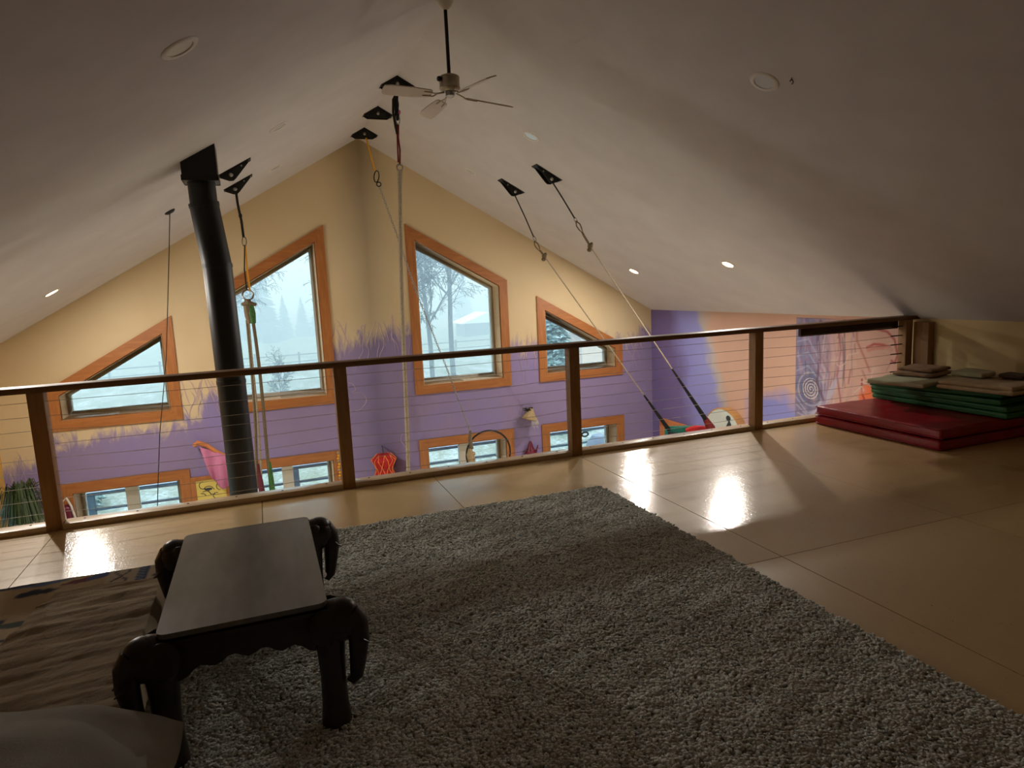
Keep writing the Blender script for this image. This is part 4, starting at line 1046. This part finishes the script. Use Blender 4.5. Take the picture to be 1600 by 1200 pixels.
# =================================================================== CARVED TABLE
TXc, TYc, TH, hx, hy = -1.625, 2.525, .45, .2425, .445
tb_ = thing('elephant_table', 'dark carved low table with elephant head legs beside the bed', 'table', (TXc, TYc, 0))
ol = []
for cx_, cy_, a0 in ((hx - .03, hy - .03, 0), (-hx + .03, hy - .03, PI / 2), (-hx + .03, -hy + .03, PI), (hx - .03, -hy + .03, 1.5 * PI)):
    for i in range(6): ol.append((TXc + cx_ + .03 * math.cos(a0 + PI / 2 * i / 5), TYc + cy_ + .03 * math.sin(a0 + PI / 2 * i / 5)))
def layer(z0, z1, g_):
    return MB().prism([(TXc + (x - TXc) * (1 + g_ / hx), TYc + (y - TYc) * (1 + g_ / hy)) for x, y in ol], 'z', z0, z1)
obj('table_top', layer(TH - .016, TH, 0), 'tabletop', tb_)
m = layer(TH - .024, TH - .016, -.012); obj('top_moulding', m, 'carved', tb_)
obj('under_moulding', layer(TH - .038, TH - .024, .004), 'carved', tb_)
def apron(L, fixed, ax):
    n_ = 24; top = TH - .038; pts = [(-L, top), (L, top)]
    for i in range(n_ + 1):
        t = 1 - 2 * i / n_; d_ = .085 + .05 * abs(t) ** 2.2 + .010 * math.cos(t * 5 * PI)
        pts.append((L * t, top - d_))
    if ax == 'y': return MB().prism([(TXc + p[0], p[1]) for p in pts], 'y', fixed - .011, fixed + .011)
    return MB().prism([(TYc + p[0], p[1]) for p in pts], 'x', fixed - .011, fixed + .011)
obj('apron', apron(hx - .01, TYc - hy + .035, 'y'), 'carved', tb_)
obj('apron', apron(hx - .01, TYc + hy - .035, 'y'), 'carved', tb_)
obj('apron', apron(hy - .03, TXc - hx + .03, 'x'), 'carved', tb_)
obj('apron', apron(hy - .03, TXc + hx - .03, 'x'), 'carved', tb_)
def eleph(sxg, syg):
    cx_, cy_ = TXc + sxg * (hx + .0), TYc + syg * (hy - .035)
    # column with foot
    prof = [(.052, .412), (.050, .34), (.044, .27), (.040, .18), (.042, .10), (.046, .05), (.050, .018), (.047, .0)]
    lg = MB().tube([(cx_, cy_, z) for r_, z in prof], [r_ for r_, z in prof], 14)
    leg = obj('leg', lg, 'carved', tb_)
    for k in range(3):
        a = math.atan2(syg * .5, sxg) + (k - 1) * .6
        obj('toenail', MB().ell((cx_ + .046 * math.cos(a), cy_ + .046 * math.sin(a), .018), (.010, .010, .013), 8, 6), 'carved', leg)
    o = Vector((sxg, syg * .28, 0)).normalized(); s_ = Vector((-o.y, o.x, 0)); up = Vector((0, 0, 1))
    c = Vector((cx_, cy_, .385))
    Rr = Matrix((o, s_, up)).transposed()
    hd = MB().ell(c + o * .026 - up * .012, (.076, .060, .070), 16, 11, Rr).ell(c + o * .042 + up * .022, (.050, .046, .038), 14, 9, Rr).ell(c + o * .075 - up * .02, (.034, .034, .040), 12, 8, Rr)
    head = obj('elephant_head', hd, 'carved', tb_)
    obj('trunk', MB().tube([c + o * .062 + up * .008, c + o * .086 - up * .03, c + o * .092 - up * .08, c + o * .086 - up * .13, c + o * .080 - up * .175, c + o * .074 - up * .205, c + o * .062 - up * .218, c + o * .050 - up * .208],
                           [.042, .040, .034, .029, .025, .022, .019, .014], 12), 'carved', head)
    for sd in (-1, 1):
        e = c + s_ * sd * .052 + o * .0 - up * .012
        ear = MB().ell(e, (.048, .012, .062), 12, 8, Matrix.Rotation(-sd * .25 * 1, 3, 'Z') @ Rr)
        obj('ear', ear, 'carved', head)
        obj('tusk', MB().tube([c + o * .078 + s_ * sd * .026 - up * .035, c + o * .108 + s_ * sd * .03 - up * .075, c + o * .128 + s_ * sd * .026 - up * .085], [.009, .007, .002], 8), 'tusk' if sd * sxg * 1 > 0 and False else 'carved', head)
        obj('eye', MB().ell(c + o * .070 + s_ * sd * .036 + up * .012, (.008, .008, .006), 8, 6), 'carved', head)
for a in (-1, 1):
    for b in (-1, 1): eleph(a, b)

# =================================================================== BED
BX0, BX1, BY0, BY1, BZ = -3.5, -2.0, .3, 3.40, .19
bed = obj('floor_mattress', softbox((BX0, BY0, .0), (BX1 - .01, BY1 - .01, BZ), .12, .04, .006, 3), 'mattress')
tag(bed, 'beige floor mattress under the patterned blanket at left', 'mattress')
Ub, Vb = np.meshgrid(np.linspace(BX0, BX1 + .15, 150), np.linspace(BY0, BY1 + .17, 300), indexing='ij')
ox_ = np.maximum(0, Ub - BX1); oy_ = np.maximum(0, Vb - BY1)
Xb = np.minimum(Ub, BX1) + .012 * np.tanh(ox_ * 30); Yb = np.minimum(Vb, BY1) + .012 * np.tanh(oy_ * 30)
Zb = BZ + .008 + .004 * fbm(Ub * 1.2, Vb * 1.2, 31, 3) - np.maximum(ox_, oy_) * .95
cb = np.zeros(Ub.shape + (3,)) + L3((188, 166, 128))
def cput(mask, col, k=1.0):
    global cb
    mk_ = (np.clip(mask, 0, 1) * k)[..., None]; cb = cb * (1 - mk_) + mk_ * L3(col)
cput(np.clip(fbm(Ub * 3, Vb * 3, 2, 3), 0, 1), (170, 146, 110), .4)
jit = .012 * fbm(Ub * 9, Vb * 9, 17, 3)
def blob(cx_, cy_, rx, ry, a, col):
    u_ = (Ub - cx_) * math.cos(a) + (Vb - cy_) * math.sin(a); v_ = -(Ub - cx_) * math.sin(a) + (Vb - cy_) * math.cos(a)
    cput((1 - np.hypot(u_ / rx, v_ / ry) + jit * 22) * 6, col)
NV, MR, GR, BL = (34, 42, 66), (110, 34, 46), (42, 58, 42), (54, 84, 140)
for x, y, rx, ry, a, c in ((-2.62, 3.39, .17, .022, .05, NV), (-2.50, 3.37, .10, .02, .1, (96, 120, 160)), (-2.50, 3.28, .085, .034, .1, NV), (-2.35, 3.34, .075, .028, .3, MR), (-2.27, 3.36, .05, .035, .2, BL), (-2.50, 2.98, .10, .025, -.2, GR),
                          (-2.58, 3.01, .05, .03, .6, NV), (-2.50, 2.84, .05, .012, .1, NV), (-2.48, 2.72, .05, .010, .3, MR), (-2.53, 2.55, .05, .02, .2, NV), (-2.8, 3.1, .12, .04, .5, NV), (-2.9, 2.7, .1, .03, -.4, MR),
                          (-2.85, 2.2, .12, .04, .3, GR), (-3.1, 2.9, .13, .03, .1, BL), (-3.2, 2.2, .1, .04, -.5, NV), (-3.0, 1.6, .12, .03, .2, MR), (-2.7, 1.9, .1, .03, .8, BL)):
    blob(x, y, rx, ry, a, c)
band = (Vb > 3.22) & (Ub > -2.24)
cput(band * 1.0, (190, 180, 160), .8)
zig = np.abs(((Vb - 3.2) * 9) % 1 - .5) * .06
cput(band * (np.abs((Ub + 2.20) - 0) < .004) * 1.0, (90, 80, 150)); cput(band * (np.abs(Ub + 2.155 + zig) < .006) * 1.0, (70, 56, 60)); cput(band * (np.abs(Ub + 2.215 - zig) < .006) * 1.0, (70, 56, 60))
cput(band * (np.abs(Ub + 2.10) < .022) * 1.0, (52, 74, 118)); cput(band * (np.abs(Ub + 2.10) < .016) * (((Vb * 60 + Ub * 60) % 1) < .4), (150, 160, 180))
cput(band * (np.abs(Ub + 2.045 - zig * 1.2) < .010) * 1.0, (84, 62, 60)); cput(band * (np.abs(Ub + 2.01) < .006) * 1.0, (60, 70, 110))
bl_ = grid_mesh('patterned_blanket', Xb, Yb, Zb, 'vfab', cols=cb, org=(-2.7, 1.9, .2), thick=.006)
tag(bl_, 'beige woven blanket with navy and maroon motifs over the low bed', 'blanket')
# brown fleece throw
Ut, Vt = np.meshgrid(np.linspace(0, 1, 130), np.linspace(1.3, 3.22, 260), indexing='ij')
XL = np.interp(Vt, [1.3, 2.3, 2.55, 2.85, 3.1, 3.22], [-2.95, -2.78, -2.56, -2.46, -2.45, -2.41])
xr = BX1 + .17; Xp = XL + (xr - XL) * Ut; ov = np.maximum(0, Xp - (BX1 - .0))
wr1 = fbm(Xp * .8 + .3 * np.sin(Vt * 3), Vt * 5.0, 41, 4); wr2 = fbm(Xp * 5, Vt * 12, 43, 4)
Zt = BZ + .030 + .0085 * wr1 + .0030 * wr2 + .045 * np.exp(-((Vt - 2.28 + .18 * (Xp + 2.3)) / .07) ** 2) * np.clip(.85 - Ut, 0, 1)
Zt -= ov * .95 + .03 * np.clip(ov * 12, 0, 1) * 0; edge_ = np.minimum(np.minimum(Ut * 3, (3.22 - Vt) * 5), 1); Zt -= .012 * (1 - np.clip(edge_ * 3, 0, 1))
Xt = np.minimum(Xp, BX1) + .022 * np.tanh(ov * 25); Yt = Vt + .012 * fbm(Xp * 3, Vt * 0 + 1, 44, 2) * (Vt > 3.1)
th_ = grid_mesh('fleece_throw', Xt, Yt, Zt, 'throw', org=(-2.3, 2.4, .2), thick=.008)
tag(th_, 'rumpled brown fleece throw spread over the patterned blanket', 'blanket')
# pillow
Up, Vp = np.meshgrid(np.linspace(-1, 1, 61), np.linspace(-1, 1, 51), indexing='ij')
pm = MB(); vsP = []; nu, nv_ = 61, 51
ra = math.radians(-14)
def pil(u, v, sgn):
    x = u * (1 - .10 * v * v) * .52; y = v * (1 - .14 * u * u) * .41
    hh_ = .115 * (max(0, 1 - abs(u) ** 2.6) ** .55) * (max(0, 1 - abs(v) ** 2.6) ** .55)
    wv = .006 * mnoise.noise(Vector((u * 4, v * 4, sgn))) + .004 * math.sin(8 * math.atan2(v, u)) * min(1, (u * u + v * v))
    z = .325 + sgn * hh_ * (1 if sgn > 0 else .8) + wv - .055 * max(0, u - .55) - .02
    return (-2.33 + x * math.cos(ra) - y * math.sin(ra), 1.66 + x * math.sin(ra) + y * math.cos(ra), z)
for sgn in (1, -1):
    for i in range(nu):
        for j in range(nv_): vsP.append(pil(Up[i, j], Vp[i, j], sgn))
fsP = []
for s_ in (0, 1):
    o_ = s_ * nu * nv_
    for i in range(nu - 1):
        for j in range(nv_ - 1):
            q = (o_ + i * nv_ + j, o_ + (i + 1) * nv_ + j, o_ + (i + 1) * nv_ + j + 1, o_ + i * nv_ + j + 1)
            fsP.append(q if s_ == 0 else q[::-1])
pm.add(vsP, fsP); po = obj('bed_pillow', pm, 'pillow', at=(-2.33, 1.66, .34), smooth=1.2)
tag(po, 'plump grey pillow on the fleece throw in front of the carved table', 'pillow')

# =================================================================== OUTSIDE
Xo, Yo = np.meshgrid(np.linspace(-110, 130, 121), np.concatenate([np.linspace(-12, 9, 12), np.linspace(10.1, 60, 70), np.linspace(62, 240, 50)]), indexing='ij')
Zo = -3.35 + .12 * fbm(Xo / 14, Yo / 14, 51, 3) + np.clip((Yo - 85) / 100, 0, 1) ** 1.3 * 14 * (1 + .3 * fbm(Xo / 60, Yo / 90, 52, 2)) + .02 * np.clip(Yo - 20, 0, 60) * .2
gr = grid_mesh('snowy_ground', Xo, Yo, Zo, 'snowfield'); gr['kind'] = 'structure'
hl = []
for i, (x0, x1, y, h_) in enumerate(((-120, 30, 170, 16), (20, 160, 190, 20))):
    Xh, Th = np.meshgrid(np.linspace(x0, x1, 60), np.linspace(0, 1, 12), indexing='ij')
    Zh = -4 + (h_ + 5 * fbm(Xh / 40, Xh * 0, 60 + i, 3)) * np.sin(Th * PI / 2); Yh = y + 50 * Th + 3 * fbm(Xh / 20, Th, 61, 2)
    o = grid_mesh('wooded_hill', Xh, Yh, Zh, 'hill'); o['kind'] = 'structure'
# deck with snow and dark railing
dk = thing('snowy_deck', 'snow covered deck outside the low windows', 'deck', (0, 11.3, -2.75))
obj('deck_boards', MB().box((-6, D + WT + .02, -2.95), (7, 12.7, -2.80)), 'fence', dk)
obj('snow_layer', softbox((-6, D + WT + .02, -2.80), (7, 12.7, -2.68), .25, .05, .03, 2), 'snow', dk)
drl = thing('deck_railing', 'dark horizontal railing of the snowy deck outside', 'railing', (0, 12.55, -2.75))
for x in np.arange(-6, 7.1, 1.62):
    obj('post', MB().box((x - .05, 12.5, -2.80), (x + .05, 12.6, -1.72)), 'deckrail', drl)
for z in (-1.72, -1.98, -2.24, -2.50):
    obj('rail', MB().box((-6.05, 12.52, z), (7.05, 12.58, z + (.06 if z > -1.8 else .035))), 'deckrail', drl)
obj('snow_cap', softbox((-6.05, 12.5, -1.66), (7.05, 12.6, -1.63), .3, .012, .012, 4), 'snow', drl)
gl_ = thing('covered_grill', 'grey covered grill standing on the snowy deck', 'grill', (4.55, 11.6, -2.68))
obj('tarp', MB().lathe([(.0, 1.12), (.14, 1.08), (.24, .95), (.30, .8), (.28, .45), (.26, .40), (0, .40)], (4.55, 11.6, -2.68), 12), 'tarp', gl_, smooth=.5)
for a in (-.2, .2): obj('leg', MB().tube([(4.55 + a, 11.6, -2.69), (4.55 + a * .8, 11.6, -2.25)], .02, 6), 'tarp', gl_)
# neighbour buildings
nb = thing('neighbour_building', 'peach sided building outside the small right triangular window', 'building', (16.6, 33, -3.3))
obj('wall', MB().box((14.3, 32, -3.4), (19.5, 36.5, -1.2)), 'siding', nb)
obj('roof', MB().prism([(13.9, -1.25), (19.9, -1.25), (16.9, .6)], 'y', 31.6, 36.9), 'snow', nb)
obj('window', MB().box((16.2, 31.95, -2.6), (17.4, 32.02, -1.7)), 'deckrail', nb)
s2 = thing('distant_shed', 'small snow roofed shed far across the field', 'building', (18.6, 61, -2.6))
obj('wall', MB().box((16.2, 60, -3.2), (20.6, 63, -1.9)), 'fence', s2)
obj('roof', MB().prism([(15.8, -1.95), (21, -1.95), (18.4, -1.0)], 'y', 59.6, 63.4), 'snow', s2)
# fences
def fence(label, x0, x1, y, dy, rails):
    f_ = thing('field_fence', label, 'fence', ((x0 + x1) / 2, y, -3.3))
    n_ = int((x1 - x0) / 2.6)
    for i in range(n_ + 1):
        t = i / n_; x = x0 + (x1 - x0) * t; yy_ = y + dy * t
        obj('post', MB().box((x - .06, yy_ - .06, -3.5), (x + .06, yy_ + .06, -2.2 + .05 * math.sin(i * 3))), 'fence', f_)
    for z in rails:
        obj('rail', MB().add([(x0, y, z), (x1, y + dy, z), (x1, y + dy + .04, z), (x0, y + .04, z), (x0, y, z + .07), (x1, y + dy, z + .07), (x1, y + dy + .04, z + .07), (x0, y + .04, z + .07)],
                             [(0, 3, 2, 1), (4, 5, 6, 7), (0, 1, 5, 4), (1, 2, 6, 5), (2, 3, 7, 6), (3, 0, 4, 7)]), 'fence', f_)
fence('weathered rail fence in the near field outside the left windows', -18, 4, 25, 1.5, (-2.95, -2.65, -2.35))
fence('distant rail fence farther across the snowy field', -26, 30, 44, 3, (-2.9, -2.45))
# bare trees
def bare_tree(label, x, y, h_, r0, seed, droop=.25, lean=0.0, depth=6, spread=.55, dens=.7):
    rt_ = random.Random(seed); t = thing('bare_tree', label, 'tree', (x, y, -3.35), 'bare trees outside')
    tk, br = MB(), MB()
    def grow(p, d_, L, r_, lev):
        n_ = 12 if lev == 0 else (6 if lev == 1 else 3); pts = [p]; rs = [r_]
        for i in range(n_):
            k = .16 if lev else .035
            d_ = (d_ + Vector((rt_.uniform(-k, k), rt_.uniform(-k, k), rt_.uniform(-k, k) - (droop * .30 * max(0, lev - 2)))) + (Vector((0, 0, .05)) if lev in (1, 2) else Vector((0, 0, 0)))).normalized()
            p = p + d_ * L / n_; pts.append(p); rs.append(max(.008, r_ * (1 - .62 * (i + 1) / n_)))
            if lev < depth and (i > 1 or lev > 0):
                kids = 2 if lev else 2
                for _ in range(kids if rt_.random() < dens else (1 if rt_.random() < dens + .35 else 0)):
                    ax_ = d_.orthogonal().normalized(); ax_.rotate(Matrix.Rotation(rt_.uniform(0, 2 * PI), 3, d_))
                    nd = d_.copy(); nd.rotate(Matrix.Rotation(rt_.uniform(.45, 1.0) * spread / .55, 3, ax_))
                    grow(p, nd, L * (rt_.uniform(.20, .42) if lev == 0 else rt_.uniform(.36, .6)), rs[-1] * .5, lev + 1)
        (tk if lev < 1 else br).tube(pts, rs, 7 if lev < 1 else (5 if lev < 3 else 3), cap=False)
    depth_ = depth
    grow(Vector((x, y, -3.4)), Vector((lean, 0, 1)).normalized(), h_, r0, 0)
    obj('trunk', tk, 'bark', t, smooth=1.2); b = obj('branches', br, 'bark', t, smooth=1.5); b['kind'] = 'stuff'
bare_tree('tall bare tree in the right tall window, left trunk of the pair', 6.4, 33, 12, .13, 3, depth=5, lean=.01, dens=.38)
bare_tree('tall bare tree in the right tall window, right trunk of the pair', 7.9, 34.5, 13, .15, 14, depth=5, lean=.005, dens=.38)
bare_tree('bare tree whose branches reach into the left tall window from the right', 3.1, 27, 10, .2, 5, depth=5, lean=-.10, spread=.7)
bare_tree('bare tree behind the stove pipe in the left tall window', -3.4, 33, 8.5, .16, 6, depth=5)
bare_tree('low bare shrub tree at the right side of the right tall window', 11.6, 33, 4.2, .09, 9, depth=4, spread=.8)
bare_tree('small sapling standing in the snow behind the field fence', -.9, 31, 1.7, .03, 12, depth=3)
def spruce(label, x, y, h_, rad, mt, seed, n_br=420, z0=-3.4, group='misty spruces outside'):
    rs_ = random.Random(seed); t = thing('spruce_tree', label, 'tree', (x, y, z0), group)
    obj('trunk', MB().tube([(x, y, z0), (x, y, z0 + h_)], [.02 * h_, .003 * h_], 6), 'bark', t)
    m = MB()
    for i in range(n_br):
        u = (i + rs_.random()) / n_br; z = z0 + h_ * (.06 + .94 * u); L = rad * (1 - u) ** .85 * rs_.uniform(.7, 1.12) + .04 * h_ * .2
        a = rs_.uniform(0, 2 * PI); c_, s_ = math.cos(a), math.sin(a); w_ = L * .20 + .02 * h_ * .3
        dr_ = L * .38
        p0 = (x, y, z); p1 = (x + c_ * L * .5 - s_ * w_, y + s_ * L * .5 + c_ * w_, z - dr_ * .35 - w_ * .3); p2 = (x + c_ * L * .5 + s_ * w_, y + s_ * L * .5 - c_ * w_, z - dr_ * .35 - w_ * .3)
        p3 = (x + c_ * L, y + s_ * L, z - dr_ * .75); pm_ = (x + c_ * L * .55, y + s_ * L * .55, z - dr_ * .2)
        m.add([p0, p1, p3, p2, pm_], [(0, 1, 4), (1, 2 + 0, 4), (2, 3, 4), (3, 0, 4)])
        for sg in (-1, 1):
            q0 = (x + c_ * L * .6, y + s_ * L * .6, z - dr_ * .3); q1 = (x + c_ * L * .85 - s_ * w_ * 1.3 * sg, y + s_ * L * .85 + c_ * w_ * 1.3 * sg, z - dr_ * .8)
            q2 = (x + c_ * L * .75, y + s_ * L * .75, z - dr_ * .65); m.add([q0, q1, q2], [(0, 1, 2)])
    f = obj('foliage', m, mt, t); f['kind'] = 'stuff'
for a in (('misty spruce left of centre in the left tall window', .95, 76, 4.9, 1.15, 1), ('misty spruce in the middle of the left tall window', 2.9, 78, 4.6, 1.2, 2),
          ('tall misty spruce at the right edge of the left tall window', 4.9, 77, 7.4, 1.7, 3), ('largest misty spruce at the left of the left tall window', -1.1, 72, 8.3, 2.1, 4),
          ('misty spruce behind the stove pipe side of the tall window', -3.6, 76, 7.0, 1.7, 5), ('misty spruce behind the bare tree pair', 12.5, 85, 9.0, 2.0, 7),
          ('misty spruce seen right of the bare tree pair', 25, 90, 7.5, 1.8, 8)):
    spruce(*a[:5], 'spruce', a[5])
spruce('frosted spruce filling the small right triangular window', 7.45, 20, 5.2, 1.15, 'spruce_near', 20, 900, group=None)
spruce('second frosted spruce behind the first in the small right window', 8.6, 25, 5.4, 1.3, 'spruce_near', 21, 700, group=None)
spruce('small frosted fir low in the left triangular window', -6.0, 18, 2.35, .8, 'spruce_near', 22, 400, group=None)

# mist over the fields: a real scattering volume beyond the deck
g = N('field_mist'); g.t.nodes.remove(g.b); vsn = g.n('ShaderNodeVolumeScatter'); vsn.inputs['Density'].default_value = HAZE
vsn.inputs['Color'].default_value = (.78, .90, 1, 1); g.l(vsn.outputs[0], g.out.inputs['Volume']); M['mist'] = g.m
ms = obj('field_mist', MB().box((-125, 15.5, -5), (145, 235, 26)), 'mist'); ms['kind'] = 'structure'
